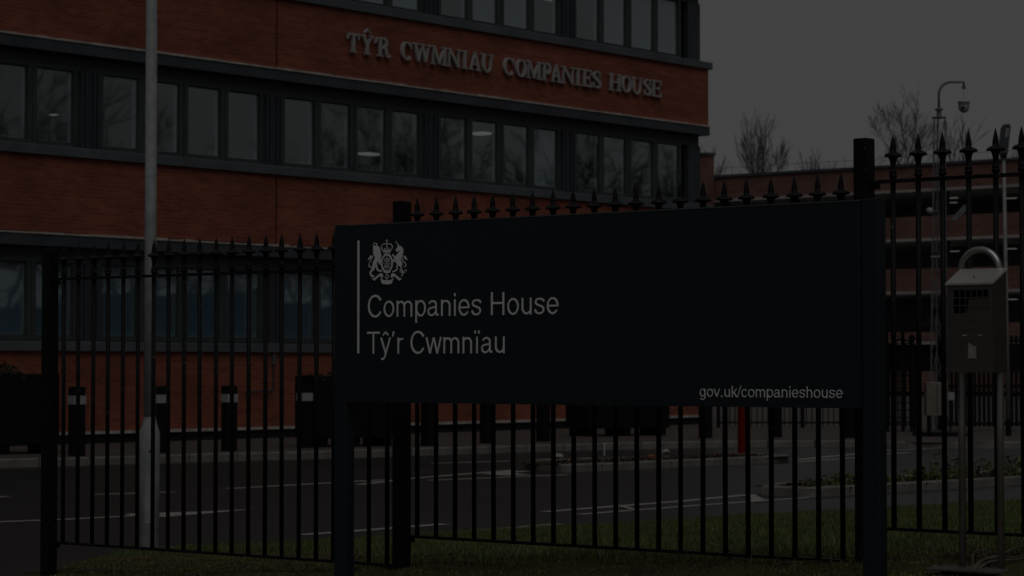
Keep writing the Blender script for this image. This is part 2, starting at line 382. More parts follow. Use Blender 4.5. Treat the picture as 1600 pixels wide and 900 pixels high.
def in_view(x, y, m=60):
    px = 800 + F*x/max(y, .1); return -m < px < 1600+m
def bank_points(n, cond, seed, region):
    g = np.random.default_rng(seed); out = []
    X = g.uniform(region[0], region[1], n); Y = g.uniform(region[2], region[3], n)
    for x, y in zip(X, Y):
        if not in_view(x, y, 150): continue
        h = bank_h(x, y)
        if h < .012: continue
        wv = (x-Q0.x)*FW.x + (y-Q0.y)*FW.y
        if cond(x, y, wv, g): out.append((x, y, h-.004))
    return out
def moss_reach(x, y): return max(0, min(3.2, (2.3-(x-Q0.x)*FD.x-(y-Q0.y)*FD.y)*1.0))
def patch(x, y): return .5 + .5*vnoise(x*1.1, y*1.1, 9)
P_GRASS = bank_points(330000, lambda x, y, wv, g: wv > .40 + .6*vnoise(x*2, y*2, 3) + moss_reach(x, y) and g.random() < .35 + .65*min(1, max(0, wv-.2-moss_reach(x, y))), 3, (-3.3, 8, 11, 30))
scatter_blades('verge_grass', 'short green grass on the verge behind the black railings', 'grass', P_GRASS, .02, .06, .004, .008,
               [(.075,.10,.032),(.085,.125,.036),(.10,.145,.042),(.09,.14,.036),(.12,.15,.052),(.16,.165,.072),(.12,.115,.055)], .7, 5, True)
P_MOSS = bank_points(420000, lambda x, y, wv, g: wv < 1.3 + .5*vnoise(x*2, y*2, 3) + moss_reach(x, y) and g.random() < .25 + .75*patch(x*2, y*2), 4, (-3.4, 4.5, 9, 18.5))
scatter_blades('moss_cover', 'olive and brown moss with dead leaves under the railings', 'moss', P_MOSS, .004, .018, .004, .009,
               [(.075,.052,.034),(.13,.092,.06),(.09,.068,.045),(.115,.098,.045),(.15,.13,.045),(.20,.175,.055),(.12,.12,.045),(.10,.105,.04)], 1.2, 6, True)
P_TUFT = bank_points(15000, lambda x, y, wv, g: wv < .6 and vnoise(x*2.7, y*2.7, 4) > .25, 8, (-3.4, 4.5, 9, 16))
scatter_blades('grass_tufts', 'longer grass tufts growing through the moss under the railings', 'grass', P_TUFT, .03, .09, .003, .006,
               [(.10,.13,.04),(.15,.14,.06),(.08,.105,.03)], .8, 7)

# pavement in front of the offices, its kerb stones one by one
KERB = [(-17, 30.2), (-7.95, 38.32), (-2.95, 42.4), (1.2, 46.1), (3.6, 47.6), (5.2, 48.1), (6.9, 47.9), (8.2, 47.2), (10.6, 47.6), (16, 49.5), (30, 55)]
KS = spline(KERB, 8)
pave = tag(flat('pavement', [(p[0]-.0, p[1]+.02) for p in KS] + [(30, 118), (-60, 118), (-60, 30.2)], .125, M_PAVE), kind='structure')
def kerb_run(path, parent, h=.13, length=.915, wd=.15, side=1):
    """stones follow the path; side=+1 puts the stone's body left of the direction of travel"""
    pts = [Vector(p) for p in path]; acc = [0]
    for i in range(1, len(pts)): acc.append(acc[-1] + (pts[i]-pts[i-1]).length)
    def at(d):
        for i in range(1, len(pts)):
            if d <= acc[i] + 1e-9:
                return pts[i-1].lerp(pts[i], (d-acc[i-1])/max(1e-9, acc[i]-acc[i-1]))
        return pts[-1]
    n = max(1, int(round(acc[-1]/length))); st = acc[-1]/n
    for i in range(n):
        a, b = at(i*st), at((i+1)*st); L = (b-a).length
        key = 'kerb%.2f%.2f' % (round(L/.03)*.03, h)
        me = KMESH.get(key)
        if me is None:
            mb = MB(); g = .006; y0, y1 = (0, wd) if side > 0 else (-wd, 0)
            mb.bbox(g, L-g, y0, y1, -.05, h, .02); me = mb.mesh('kerbstone', M_KERB); KMESH[key] = me
        o = link('kerbstone', me, parent, (a.x, a.y, rnd.uniform(-.006, .006)), math.atan2(b.y-a.y, b.x-a.x))
KMESH = {}
kerb_run(KS, pave, .132, side=1)

# two kerbed islands in the road
def island(name, label_, outline, m_top, h=.12):
    isl = tag(flat(name, outline, h-.02, m_top), kind='structure')
    kerb_run(outline + [outline[0]], isl, h, length=.8, wd=.13, side=1)
    return isl
i1a, i1b, i1n = G(885, 738.5), G(1238, 722.5), G(812, 733)
dv = (i1b - i1a).normalized(); pv = Vector((-dv.y, dv.x, 0))
isl1 = [i1a.xy, (i1a.lerp(i1b, .5)).xy, i1b.xy, (i1b + dv*.5 + pv*.7).xy, (i1b + pv*1.35).xy, (i1a.lerp(i1b, .5) + pv*1.4).xy, (i1n + Vector((.85,1.15,0))).xy, (i1n + Vector((.15,.35,0))).xy, i1n.xy]
island('traffic_island_left', None, [tuple(p) for p in isl1], M_BED)
i2a, i2b = G(1268, 777.5), G(1600, 757.5)
dv2 = (i2b - i2a).normalized(); pv2 = Vector((-dv2.y, dv2.x, 0)); i2n = G(1176, 773)
i2e = i2a + dv2*9.5
isl2 = [i2a.xy, (i2a.lerp(i2e, .25)).xy, (i2a.lerp(i2e, .5)).xy, (i2a.lerp(i2e, .75)).xy, i2e.xy, (i2e + pv2*1.3).xy, (i2a + dv2*3 + pv2*1.3).xy, (i2a + dv2*.8 + pv2*1.2).xy, (i2n + Vector((.1,.35,0))).xy, i2n.xy]
island('traffic_island_right', None, [tuple(p) for p in isl2], M_BED)

# road markings, each strip its own part of the road
def marking(pxs, wd, z=.004):
    pts = [G(*p) for p in pxs]; mb = MB()
    for a, b in zip(pts[:-1], pts[1:]):
        d = (b-a).xy.normalized(); q = Vector((-d.y, d.x))*wd/2
        mb.add([(a.x-q.x, a.y-q.y, z), (b.x-q.x, b.y-q.y, z), (b.x+q.x, b.y+q.y, z), (a.x+q.x, a.y+q.y, z)], [(0,1,2,3)])
    mb.build('road_marking', M_PAINT, road)
def marking_poly(pxs, z=.006):
    flat('road_marking', [(G(*p).x, G(*p).y) for p in pxs], z, M_PAINT, road)
for pxs, wd in [([(-60,818),(98,812),(216,806)], .10), ([(148,773),(273,769)], .10), ([(-40,779),(12,776)], .10),
                ([(354,764),(513,755),(600,750)], .11), ([(560,757.5),(641,748),(800,735)], .11), ([(668,751),(886,742)], .11),
                ([(675,724.5),(800,720.5)], .12), ([(838,718),(876,717)], .12),
                ([(470,836),(550,830.5),(695,819)], .11), ([(705,832.5),(875,819)], .10),
                ([(850,800),(1070,783),(1173,773)], .11), ([(905,804),(1070,791.5),(1270,777)], .09),
                ([(1244,719),(1300,713),(1345,709)], .14), ([(1244,722.5),(1345,714.5)], .12), ([(1380,704),(1495,700)], .15), ([(1380,709.5),(1425,707)], .15)]:
    marking(pxs, wd*1.45)
marking_poly([(195,803.5),(262,801.5),(300,800.5),(401,796),(300,805),(258,808.5),(205,807)])
marking_poly([(752,741.5),(790,736.5),(832,737),(800,740),(832,743.2),(790,744)], .010)
marking_poly([(1171,774),(1180,774),(1199,784),(1174,786)], .010)
marking_poly([(968,792.5),(980,792),(996,797.5),(990,798.5)], .010)

# ================================================================== office building
Bv = Vector((.62735318, .77873486)); BA = math.atan2(Bv.y, Bv.x)
office = thing('office_building', (-9.27, 44.6, 0), BA, 'three storey red brick office building with grey window bands and metal lettering', 'building')
UL, UR, ST = -9.2, 22.71, 3.62
for z0, z1 in ((.36, 1.86), (4.065, 5.50), (7.675, 9.11), (11.30, 12.9)):
    MB().box(UL, UR, 0, .34, z0, z1).build('brick_wall', BRICK, office)
MB().box(UL, UR-.05, .05, .34, -.02, .30).build('plinth', M_PLINTH, office)
MB().box(UL, UR-.02, -.015, .34, .302, .358).build('damp_course', M_FLASH, office)
rs = random.Random(3)
for k in range(3):
    o = k*ST
    s_ = smooth_by_angle(MB().bbox(UL, UR+.11, -.07, .34, 1.863+o, 2.04+o, .012).build('sill', M_SILL, office), 20)
    MB().box(UL, UR+.02, -.03, .34, 3.80+o, 4.012+o).build('fascia', M_FASC, office)
    # ragged flashing on top of the fascia
    mb = MB(); u = UL
    while u < UR-.1:
        l = min(rs.uniform(.25, .8), UR+.01-u); mb.box(u, u+l, -.045-rs.uniform(0,.012), .33, 4.014+o, 4.062+o-rs.uniform(0,.018)); u += l+.002
    mb.build('flashing', M_FLASH, office)
    MB().box(UL, 22.58, .21, .34, 3.53+o, 3.797+o).build('window_head', M_HEAD, office)
    MB().box(UL, 22.57, .345, 10.9, 3.60+o, 4.25+o).build('floor_slab', M_INT, office)
MB().box(UL, 22.56, .345, 10.9, -.02, .5).build('floor_slab', M_CARP, office)
MB().box(UL, 22.56, 10.9, 11.1, -.02, 12.25).build('rear_wall', M_INT, office)
MB().box(UL, UR, .345, 18, 12.3, 12.9).build('roof', M_PLINTH, office)
MB().box(UL, UL+.2, .345, 10.9, 0, 12.2).build('end_wall', BRICK, office)
MB().box(22.30, 22.575, .345, 10.9, 0, 12.2).build('end_wall', M_PIER, office)
MB().box(UL, 22.2, 11.1, 18, 0, 12.2).build('rear_wing', BRICK, office)
# windows
W0, PIT, PW = 2.62, 4.95, .90
offs = (0, 1.09, 2.22, 3.33)
def window_mesh(zb, zt):
    mb = MB(); a, b = -.098, PW+.098; y0, y1 = .20, .30
    mb.box(a, 0, y0, y1, zb-.07, zt+.02); mb.box(PW, b, y0, y1, zb-.07, zt+.02)
    mb.box(0, PW, y0+.002, y1, zb-.07, zb); mb.box(0, PW, y0+.002, y1, zt, zt+.02)
    # opening light: slimmer inner sash
    for q in ((0, .03, zb, zt), (PW-.03, PW, zb, zt), (.03, PW-.03, zb, zb+.03), (.03, PW-.03, zt-.03, zt)):
        mb.box(q[0], q[1], y0+.03, y1-.002, q[2], q[3])
    return mb.mesh('window', M_FRAME)
zb, zt = 2.13, 3.51
WM = window_mesh(zb, zt)
JB = MB(); JB.box(PW-.045, PW-.031, .26, .34, zb+.03, zt-.03); JB.box(.03, PW-.046, .27, .34, zb+.03, zb+.045)
JB = JB.mesh('inner_lining', M_LINING)
PM = MB().box(.03, PW-.03, .245, .255, zb+.03, zt-.03).mesh('pane', M_GLASS)
BM_ = [MB().box(.0, PW, .34, .35, zb+.02, zt).mesh('blind', m) for m in (M_BLIND, M_BLIND2)]
BH = [MB().box(.0, PW, .34, .35, zb+lo, zt).mesh('blind', m) for lo, m in ((.42, M_BLIND2), (.9, M_BLIND2), (.75, M_BLIND))]
PIERM = MB().box(-.62, -.102, .16, .30, 2.045, 3.525)
for x in (-.60, -.50, -.30, -.20): PIERM.box(x, x+.05, .12, .158, 2.045, 3.525)
PIERM = PIERM.mesh('pier_panel', M_PIER)
for k in range(3):
    o = k*ST
    for bay in range(-2, 4):
        u0 = W0 + PIT*bay
        link('pier_panel', PIERM, office, (u0, 0, o))
        for i, f in enumerate(offs):
            wn = link('window', WM, office, (u0+f, 0, o)); link('pane', PM, wn).rotation_euler = (rs.uniform(-.006,.006), 0, rs.uniform(-.007,.007)); link('inner_lining', JB, wn)
            r_ = rs.random()
            if k == 0:
                link('blind', BM_[0 if r_ < .6 else 1], wn)
            elif k == 1 and bay == 2 and i == 3: link('blind', BM_[1], wn)
            elif k == 2 and r_ < .62: link('blind', BM_[1] if r_ < .5 else BH[1], wn)  # grey blinds added here to brighten the top-floor panes
    MB().box(22.05, 22.58, .16, .30, 2.045+o, 3.525+o).build('pier_panel', M_PIER, office)
    MB().box(UL, W0-2*PIT-.63, .16, .30, 2.045+o, 3.525+o).build('pier_panel', M_PIER, office)
# lit ceiling fittings inside, where the photograph shows them through the glass
BV3 = Vector((Bv.x, Bv.y, 0)); BI3 = Vector((-Bv.y, Bv.x, 0)); OB = Vector((-9.27, 44.6, 0))
for px, py, k, hl in ((752,211,1,.30),(578,243,1,.42),(470,251,1,.35),(84,182,1,.07),(716,270,1,.3),(806,274,1,.3),(918,288,1,.35),(872,1,2,.4)):
    q = G(px, py, 3.55+k*ST) - OB; u, y = q.dot(BV3), q.dot(BI3)
    if .5 < y < 10.6: MB().box(u-hl, u+hl, y-min(.3, hl), y+min(.3, hl), 3.575+k*ST, 3.597+k*ST).build('ceiling_light', M_LAMP, office)
# movement joint and drain pipes
MB().box(7.10, 7.125, -.004, .02, 4.07, 5.49).build('movement_joint', M_DARK, office)
MB().box(7.10, 7.125, -.004, .02, 7.68, 9.10).build('movement_joint', M_DARK, office)
MB().tube([(7.02,-.04,1.85),(7.02,-.04,1.12),(6.95,-.05,1.08),(6.2,-.05,1.06)], .020, 8).build('drain_pipe', M_PIER, office)
MB().box(6.99, 7.05, -.075, -.005, 1.62, 1.82).build('pipe_bracket', M_SILL, office)

# ---- raised serif capitals on the brick
def serif_letter(ch, W, H=.41):
    mb = MB(); n = [0]; TK = .080; TN = .034; SF = .034
    def d():
        n[0] += 1; return -.085 - .0012*n[0]
    def rect(x0, x1, z0, z1): mb.vprism([(x0,z0),(x1,z0),(x1,z1),(x0,z1)], d(), -.03)
    def stk(p, wd): mb.stroke(p, wd, d(), -.03)
    def foot(xc, top=False, hw=.075):
        z = (H-SF, H) if top else (0, SF); rect(xc-hw, xc+hw, *z)
    def stem(xc, wd=TK, feet=True, hw=None):
        rect(xc-wd/2, xc+wd/2, 0, H)
        if feet: foot(xc, hw=hw or wd/2+.04); foot(xc, True, hw=hw or wd/2+.04)
    c = W/2
    if ch == 'T':
        rect(0, W, H-.05, H); rect(0, .035, H-.13, H); rect(W-.035, W, H-.13, H); rect(c-TK/2, c+TK/2, 0, H); foot(c, hw=.09)
    elif ch in 'YŶ':
        stk([(.06,H),(c,.19)], TK); stk([(W-.05,H),(c,.19)], TN+.012); rect(c-TK/2, c+TK/2, 0, .22); foot(c, hw=.085)
        foot(.07, True, .075); foot(W-.06, True, .06)
        if ch == 'Ŷ': stk([(c-.09,H+.045),(c,H+.125),(c+.09,H+.045)], .034)
    elif ch == "'":
        stk([(c+.01,H+.0),(c+.01,H-.07),(c-.03,H-.14)], [.065,.055,.02])
    elif ch == 'R':
        stem(.085, hw=.085); stk(spline([(.085,H-.018),(.21,H-.02),(.275,H-.10),(.21,H-.20),(.085,H-.215)], 4), [.036]*3+[.05]+[.082]*8+[.06]+[.038]*4)
        stk(spline([(.17,H-.21),(.25,H-.25),(.28,.07),(.32,.02),(W,.04)], 4), [.05]*4+[.085]*8+[.05]*5)
    elif ch == 'P':
        stem(.085, hw=.085); q = W-.05; stk(spline([(.085,H-.018),(q-.08,H-.02),(q,H-.115),(q-.08,H-.22),(.085,H-.23)], 4), [.036]*3+[.05]+[.085]*8+[.06]+[.038]*4)
    elif ch in 'CO':
        rx, rz = W/2-.04, H/2-.018
        a0, a1 = (40, 322) if ch == 'C' else (0, 360); m = 32
        pts = [(c+rx*math.cos(R(a0+(a1-a0)*i/m)), H/2+rz*math.sin(R(a0+(a1-a0)*i/m))) for i in range(m+1)]
        wd = [.036+.052*abs(math.cos(R(a0+(a1-a0)*i/m)))**1.3 for i in range(m+1)]; stk(pts, wd)
        if ch == 'C': rect(W-.06, W-.025, H-.15, H-.01)
    elif ch == 'U':
        stk([(.075,H)]+arc(c,.15,c-.075,.132,180,360,14)+[(W-.055,H)], [TK]*5+[.06]*5+[TN+.01]*7); foot(.075, True, .085); foot(W-.055, True, .065)
    elif ch == 'W':
        p = [(.05,H),(W*.31,.02),(W*.52,H-.02),(W*.73,.02),(W-.04,H)]
        stk(p[:2], TK); stk(p[1:3], TN); stk(p[2:4], TK); stk(p[3:], TN); foot(.06, True, .08); foot(W*.5, True, .07); foot(W-.05, True, .06)
    elif ch == 'M':
        stk([(.06,0),(.06,H)], TN); stem(W-.08, hw=.08); stk([(.075,H-.01),(c,.03)], TK); stk([(c,.03),(W-.09,H-.01)], TN); foot(.06, hw=.065); foot(.06, True, .065)
    elif ch == 'N':
        stk([(.06,0),(.06,H)], TN); stk([(W-.06,0),(W-.06,H)], TN); stk([(.07,H-.02),(W-.07,.02)], TK); foot(.06, hw=.065); foot(.06, True, .06); foot(W-.06, True, .065)
    elif ch == 'I': stem(c, hw=.095)
    elif ch == 'A':
        stk([(.06,0),(c,H)], TN); stk([(c-.01,H),(W-.07,0)], TK); rect(W*.27, W*.70, .12, .12+TN); foot(.065, hw=.065); foot(W-.075, hw=.085)
    elif ch == 'E':
        stem(.085, hw=.085); rect(.08, W, 0, .045); rect(W-.04, W, 0, .12); rect(.08, W-.03, H-.045, H); rect(W-.065, W-.03, H-.12, H); rect(.1, W-.09, H/2-.02, H/2+.02); rect(W-.12, W-.09, H/2-.06, H/2+.06)
    elif ch == 'S':
        q = .045; stk(spline([(W-.04,H-.10),(W-.1,H-.025),(c,H-.02),(q+.02,H-.06),(q,H-.13),(c,H/2),(W-q,.13),(W-q-.02,.055),(c,.02),(.09,.03),(.035,.11)], 4),
                 [.03]*4+[.036]*8+[.06]*4+[.09]*8+[.09]*4+[.06]*4+[.036]*9)
        rect(W-.07, W-.035, H-.14, H-.01); rect(.02, .055, .01, .14)
    elif ch == 'H':
        stem(.085, hw=.085); stem(W-.085, hw=.085); rect(.1, W-.1, H/2-.018, H/2+.02)
    return mb
NB = Vector((Bv.y, -Bv.x, 0)); PB = Vector((-9.27, 44.6, 0)) + NB*.085
def wall_u(px): return (onplane(px, 110, PB, NB) - PB).dot(Vector((Bv.x, Bv.y, 0)))
LET = [("T",544,562),("Ŷ",565,584),("'",586,591),("R",591,611),("C",628,645),("W",647,673),("M",675,699),("N",700,720),("I",722,732),("A",734,752),("U",753,771),
       ("C",788,805),("O",807,823),("M",824,846),("P",848,862),("A",862,878),("N",879,898),("I",899,909),("E",911,925),("S",927,940),("H",953,971),("O",972,987),("U",988,1004),("S",1007,1018),("E",1019,1034)]
for ch, a, b in LET:
    u0, u1 = wall_u(a), wall_u(b)
    serif_letter(ch, u1-u0).build('letter', M_LET, office, (u0, 0, 8.20))

# ================================================================== black railings
fence = thing('railing_fence', (Q0.x, Q0.y, .43), FA, 'black steel railings with spear finials behind the sign', 'fence')
FZ = -.43
BARR = .0118
finial = MB().lathe([(.0120,.000),(.0175,.004),(.0175,.014),(.0135,.018),(.0155,.022),(.0155,.031),(.0112,.034),(.0112,.05),(.0130,.068),(.0165,.083),(.0215,.093),(.0290,.0985),(.0345,.0935),(.0350,.0975),(.0300,.1060),(.0200,.1115),(.0138,.1150),(.0140,.124),(.0118,.143),(.0072,.165),(.0010,.188)], 16,
                     lobe=[0,0,0,0,0,0,0,0,.02,.06,.12,.20,.28,.28,.20,.08,0,0,0,0,0]).mesh('finial', M_BLACK, True)
barm = MB().tube([(0,0,0),(0,0,1.505)], BARR, 8).mesh('bar', M_BLACK, True)
def post_mesh(h):
    mb = MB(); mb.bbox(-.035,.035,-.035,.035,-.25,h,.004); return mb.mesh('post', M_BLACK)
PZ = [.43, .57, .725, .88]; ptop = [2.25, 2.405, 2.565, 2.72]
for i in range(4):
    s = 2.69*i
    link('post', post_mesh(ptop[i]-PZ[i]), fence, (s, 0, FZ+PZ[i]))
for i in range(3):
    zb_ = .57 + .151*i; zt_ = zb_+1.50; s0, s1 = 2.69*i+.036, 2.69*(i+1)-.036
    for z in (zb_, zt_):
        MB().box(s0, s1, -.018, .018, z-.007, z+.007).build('rail', M_BLACK, fence, (0,0,FZ))
        for sx in (s0, s1):
            sg = 1 if sx == s0 else -1
            lm = MB().box(min(sx, sx+sg*.03), max(sx, sx+sg*.03), -.03, .026, z-.030, z-.008)
            lm.tube([(sx+sg*.015, -.028, z-.02), (sx+sg*.015, -.044, z-.02)], .008, 6)
            lm.build('rail_bracket', M_BLACK, fence, (0,0,FZ))
    nb = 21; st = .1235; sf = 2.69*i + (.122, .105, .141)[i]
    for j in range(nb):
        b = link('bar', barm, fence, (sf+st*j, 0, FZ+zb_+.0072)); b.rotation_euler = (rnd.uniform(-.002,.002), rnd.uniform(-.003,.003), rnd.uniform(0,3))
        f_ = link('finial', finial, b, (0,0,1.5055))
        f_.rotation_euler = (0, 0, -b.rotation_euler.z)

# ================================================================== sign
SO = .60
SP = Q0 - FW*SO
sign = thing('sign_board', (SP.x, SP.y, .55), FA, 'long dark navy sign on two posts with white lettering and crest', 'sign')
SZ = -.55; FW3 = Vector((FW.x, FW.y, 0)); FD3 = Vector((FD.x, FD.y, 0)); SP3 = Vector((SP.x, SP.y, 0))
def onsign(px, py):
    P = onplane(px, py, SP3, FW3); return (P-SP3).dot(FD3), P.z
S0, S1, SZB, SZT = 2.787, 5.806, 1.400, 2.250
PWD = .082
panel = MB().box(S0+PWD+.002, S1-PWD-.002, 0, .05, SZB, SZT-.004).build('panel', M_SIGN, sign, (0,0,SZ))
MB().box(S0+PWD, S1-PWD, -.002, .052, SZT-.0035, SZT+.002).build('top_highlight', M_SEDGE, panel)  # pale strip painting the highlight along the panel's top edge
for a in (S0, S1-PWD):
    zb0 = bank_h(*(SP + FD*(a+PWD/2))) - .25
    po = MB().bbox(a, a+PWD, -.004, .060, zb0, SZT, .006).build('post', M_SIGNP, sign, (0,0,SZ))
    MB().box(a+.001, a+PWD-.001, -.003, .059, SZT+.0005, SZT+.004).build('post_cap', M_SEDGE, po)  # cap colour carries the same painted top-edge highlight

# ---- sans lettering drawn with an even pen, units of 1/1000 em
SW = 62; PEN = .77
def I(x, z0, z1, wd=SW): return ('r', x-wd/2, x+wd/2, z0, z1)
def glyph(ch):
    A = arc
    sd_ = [(425,392),(385,455),(255,487),(135,458),(92,385),(130,318),(250,275),(370,230),(410,148),(372,68),(250,34),(118,66),(66,160)]
    g = {
     'C': (722, [('s', A(383,359,292,338,33,327,30), 88)]),
     'c': (500, [('s', A(262,262,194,234,38,322,22), 78)]),
     'o': (556, [('s', A(278,262,202,234,0,360,30), 78)]),
     'm': (833, [I(105,0,523), ('s', [(105,300)]+A(258,335,153,148,168,0,10)+[(411,0)], 76), ('s', [(411,300)]+A(569,335,155,148,168,0,10)+[(724,0)], 76)]),
     'n': (556, [I(110,0,523), ('s', [(110,290)]+A(276,322,166,161,168,0,12)+[(442,0)], 78)]),
     'h': (556, [I(110,0,718), ('s', [(110,290)]+A(276,322,166,161,168,0,12)+[(442,0)], 78)]),
     'u': (556, [I(446,0,523), ('s', [(110,523)]+A(278,200,168,162,180,348,12)+[(446,230)], 78)]),
     'p': (556, [I(100,-207,523), ('s', A(298,262,192,234,0,360,28), 78)]),
     'a': (556, [('s', A(262,365,150,118,165,0,12)+[(412,110),(440,48),(520,44)], 76), ('s', spline([(412,300),(320,283),(180,262),(95,215),(80,140),(110,66),(200,32),(300,52),(375,110),(412,190)],4), 74)]),
     'i': (222, [I(111,0,523), I(111,622,718)]),
     'ï': (278, [I(139,0,523), I(58,622,718), I(220,622,718)]),
     'e': (556, [('s', [(92,262),(440,262)], 72), ('s', A(278,262,199,234,-5,325,26), 78)]),
     's': (500, [('s', spline(sd_, 4), 76)]),
     'r': (333, [I(110,0,523), ('s', spline([(110,300),(140,400),(210,468),(325,474)],4), 78)]),
     'y': (500, [('s', [(45,523),(256,20)], 80), ('s', [(462,523),(262,0),(205,-130),(150,-172),(60,-168)], 80)]),
     'w': (722, [('s', [(40,523),(200,0)], 78), ('s', [(200,0),(361,510)], 76), ('s', [(361,510),(522,0)], 76), ('s', [(522,0),(682,523)], 78)]),
     'v': (500, [('s', [(42,523),(250,0)], 80), ('s', [(250,0),(458,523)], 80)]),
     'k': (500, [I(107,0,718), ('s', [(430,523),(140,215)], 80), ('s', [(225,310),(455,0)], 84)]),
     'g': (556, [('s', A(256,268,184,228,0,360,26), 78), ('s', [(444,523),(444,-10)]+A(268,-20,176,150,0,-155,12), 78)]),
     '/': (278, [('s', [(10,-20),(268,738)], 62)]),
     '.': (278, [('r', 88, 190, 0, 104)]),
     '’': (222, [('s', [(110,718),(112,630),(66,545)], [96,84,36])]),
     'T': (611, [('r', 20, 592, 652, 718), I(306,0,640)]),
     'H': (722, [I(122,0,718,68), I(600,0,718,68), ('r', 120, 602, 346, 410)]),
     ' ': (278, []),
    }
    if ch == 'ŷ':
        a, s_ = glyph('y'); return a, s_ + [('s', [(135,598),(254,700),(373,598)], 62)]
    return g[ch]
def text_line(s, s0, s1, z, size):
    adv = sum(glyph(c)[0] for c in s); kx = (s1-s0)/(adv-90)*1.0; kz = size/1000.; x = -45
    for c in s:
        a, parts = glyph(c); mb = MB()
        for n, p in enumerate(parts):
            y0 = -.0030 - .00004*n
            if p[0] == 'r':
                q = [(p[1],p[3]),(p[2],p[3]),(p[2],p[4]),(p[1],p[4])]
                mb.vprism([(s0+(x+u)*kx, z+v*kz) for u, v in q], y0, -.0005)
            else:
                wd = p[2]; wd = [w_*kz*PEN for w_ in wd] if isinstance(wd, list) else wd*kz*PEN
                mb.stroke([(s0+(x+u)*kx, z+v*kz) for u, v in p[1]], wd, y0, -.0005)
        x += a
        if parts: mb.build('letter', M_WHITE, panel)
a0, _ = onsign(575, 495); a1, _ = onsign(873, 492)
text_line('Companies House', a0, a1, 1.8055, .146)
a0, _ = onsign(575, 553); a1, _ = onsign(790, 552)
text_line('Tŷ’r Cwmnïau', a0, a1, 1.6315, .146)
a0, _ = onsign(1094, 620); a1, _ = onsign(1317, 622)
text_line('gov.uk/companieshouse', a0, a1, 1.4415, .0655)
b0, _ = onsign(559.0, 450); b1, _ = onsign(561.8, 450)
MB().box(b0, b1, -.003, -.0005, onsign(560,552)[1], onsign(560,376)[1]).build('rule_line', M_WHITE, panel)

# ---- crest, traced on the panel
def em(pts): return [onsign(560+x/10, 365+y/10) for x, y in pts]
EK = .00027     # metres for one tenth of a pixel on the sign
crest = thing('crest', (0,0,0)); crest.parent = panel
def emb(name, polys=(), strokes=()):
    mb = MB(); n = 0
    for p in polys: n += 1; mb.vprism(em(p), -.0030-.00003*n, -.0005)
    for p, wd in strokes: n += 1; mb.stroke(em(p), ([w_*EK for w_ in wd] if isinstance(wd, list) else wd*EK), -.0030-.00003*n, -.0005)
    mb.build(name, M_WHITE, panel)
mir = lambda P: [(900-x, y) for x, y in P][::-1]
arch = spline([(448,165),(415,158),(382,172),(366,205),(374,242),(398,275)], 4)
emb('crown', [[(388,262),(512,262),(505,290),(395,290)], [(396,298),(504,298),(500,310),(400,310)]],
    [([(450,92),(450,150)], 12), ([(432,112),(468,112)], 12), (arch, 14), (mir(arch), 14), ([(450,150),(450,262)], 16), ([(416,222),(416,262)], 16), ([(484,222),(484,262)], 16)])
ring = [(450+82*math.cos(R(a)), 462+133*math.sin(R(a))) for a in range(0, 361, 10)]
emb('garter', [], [(ring, 31), ([(398,590),(450,612),(502,590)], 30)])
sh = [([(450,352),(450,572)], 9), ([(388,462),(512,462)], 9)]
for y in (392, 412, 432): sh.append(([(404,y),(440,y)], 9))
for y in (490, 510, 530): sh.append(([(462,y),(498,y)], 9))
for x in (470, 486): sh.append(([(x,385),(x,440)], 8))
for x in (415, 432): sh.append(([(x,485),(x,535)], 8))
emb('shield', [], sh)
emb('lion', [spline([(244,196),(298,192),(330,218),(346,262),(356,330),(362,352),(350,398),(376,450),(366,482),(340,484),(312,442),(286,455),(276,492),(262,545),(240,580),(216,596),(206,616),(216,645),(256,655),(236,680),(205,676),(185,640),(180,602),(200,570),(224,500),(235,442),(262,395),(260,360),(242,330),(235,252)], 3, True),
             [(192,348),(168,382),(150,418),(178,408),(205,388),(216,360)]],
    [([(236,188),(246,156),(266,146),(288,156),(298,186)], 11), ([(240,190),(296,190)], 10), (spline([(286,455),(288,520),(304,562),(334,585),(368,578)], 4), 28),
     (spline([(205,528),(174,505),(176,465),(206,415),(224,378),(216,350),(190,350)], 4), 13), ([(165,512),(205,528)], 14)])
emb('unicorn', [spline([(634,190),(670,200),(696,236),(706,282),(696,330),(680,372),(668,420),(690,470),(680,508),(650,512),(622,492),(604,468),(566,402),(578,370),(592,345),(614,315),(640,292),(654,268),(632,274),(612,286),(592,266),(590,242),(606,226),(616,205)], 3, True),
                [(732,348),(754,378),(768,415),(738,404),(716,368)]],
    [([(582,118),(636,194)], [3,14]), (spline([(612,395),(575,372),(550,345),(536,325)], 3), 24), (spline([(600,425),(562,402),(548,415),(572,448)], 3), 16),
     (spline([(628,488),(604,512),(612,556),(584,578),(540,597)], 4), 24), (spline([(676,500),(672,560),(702,602),(692,640),(680,668)], 4), 20),
     (spline([(710,520),(745,508),(738,462),(702,430),(694,384),(708,352),(736,350)], 4), 12), (spline([(655,560),(662,602),(700,612),(742,600),(756,576),(736,564),(718,590)], 4), 7)])
scr = [(215,706),(258,692),(335,626),(366,618),(390,655),(384,690),(352,682),(340,660),(256,737)]
emb('scroll', [scr, mir(scr), spline([(356,694),(384,722),(450,730),(516,722),(544,694),(540,740),(516,784),(450,793),(384,784),(360,740)], 3, True)],
    [([(450,636),(424,678),(450,712),(476,678),(450,636)], 11), ([(450,712),(450,728)], 10)])
bpy.data.objects.remove(crest)

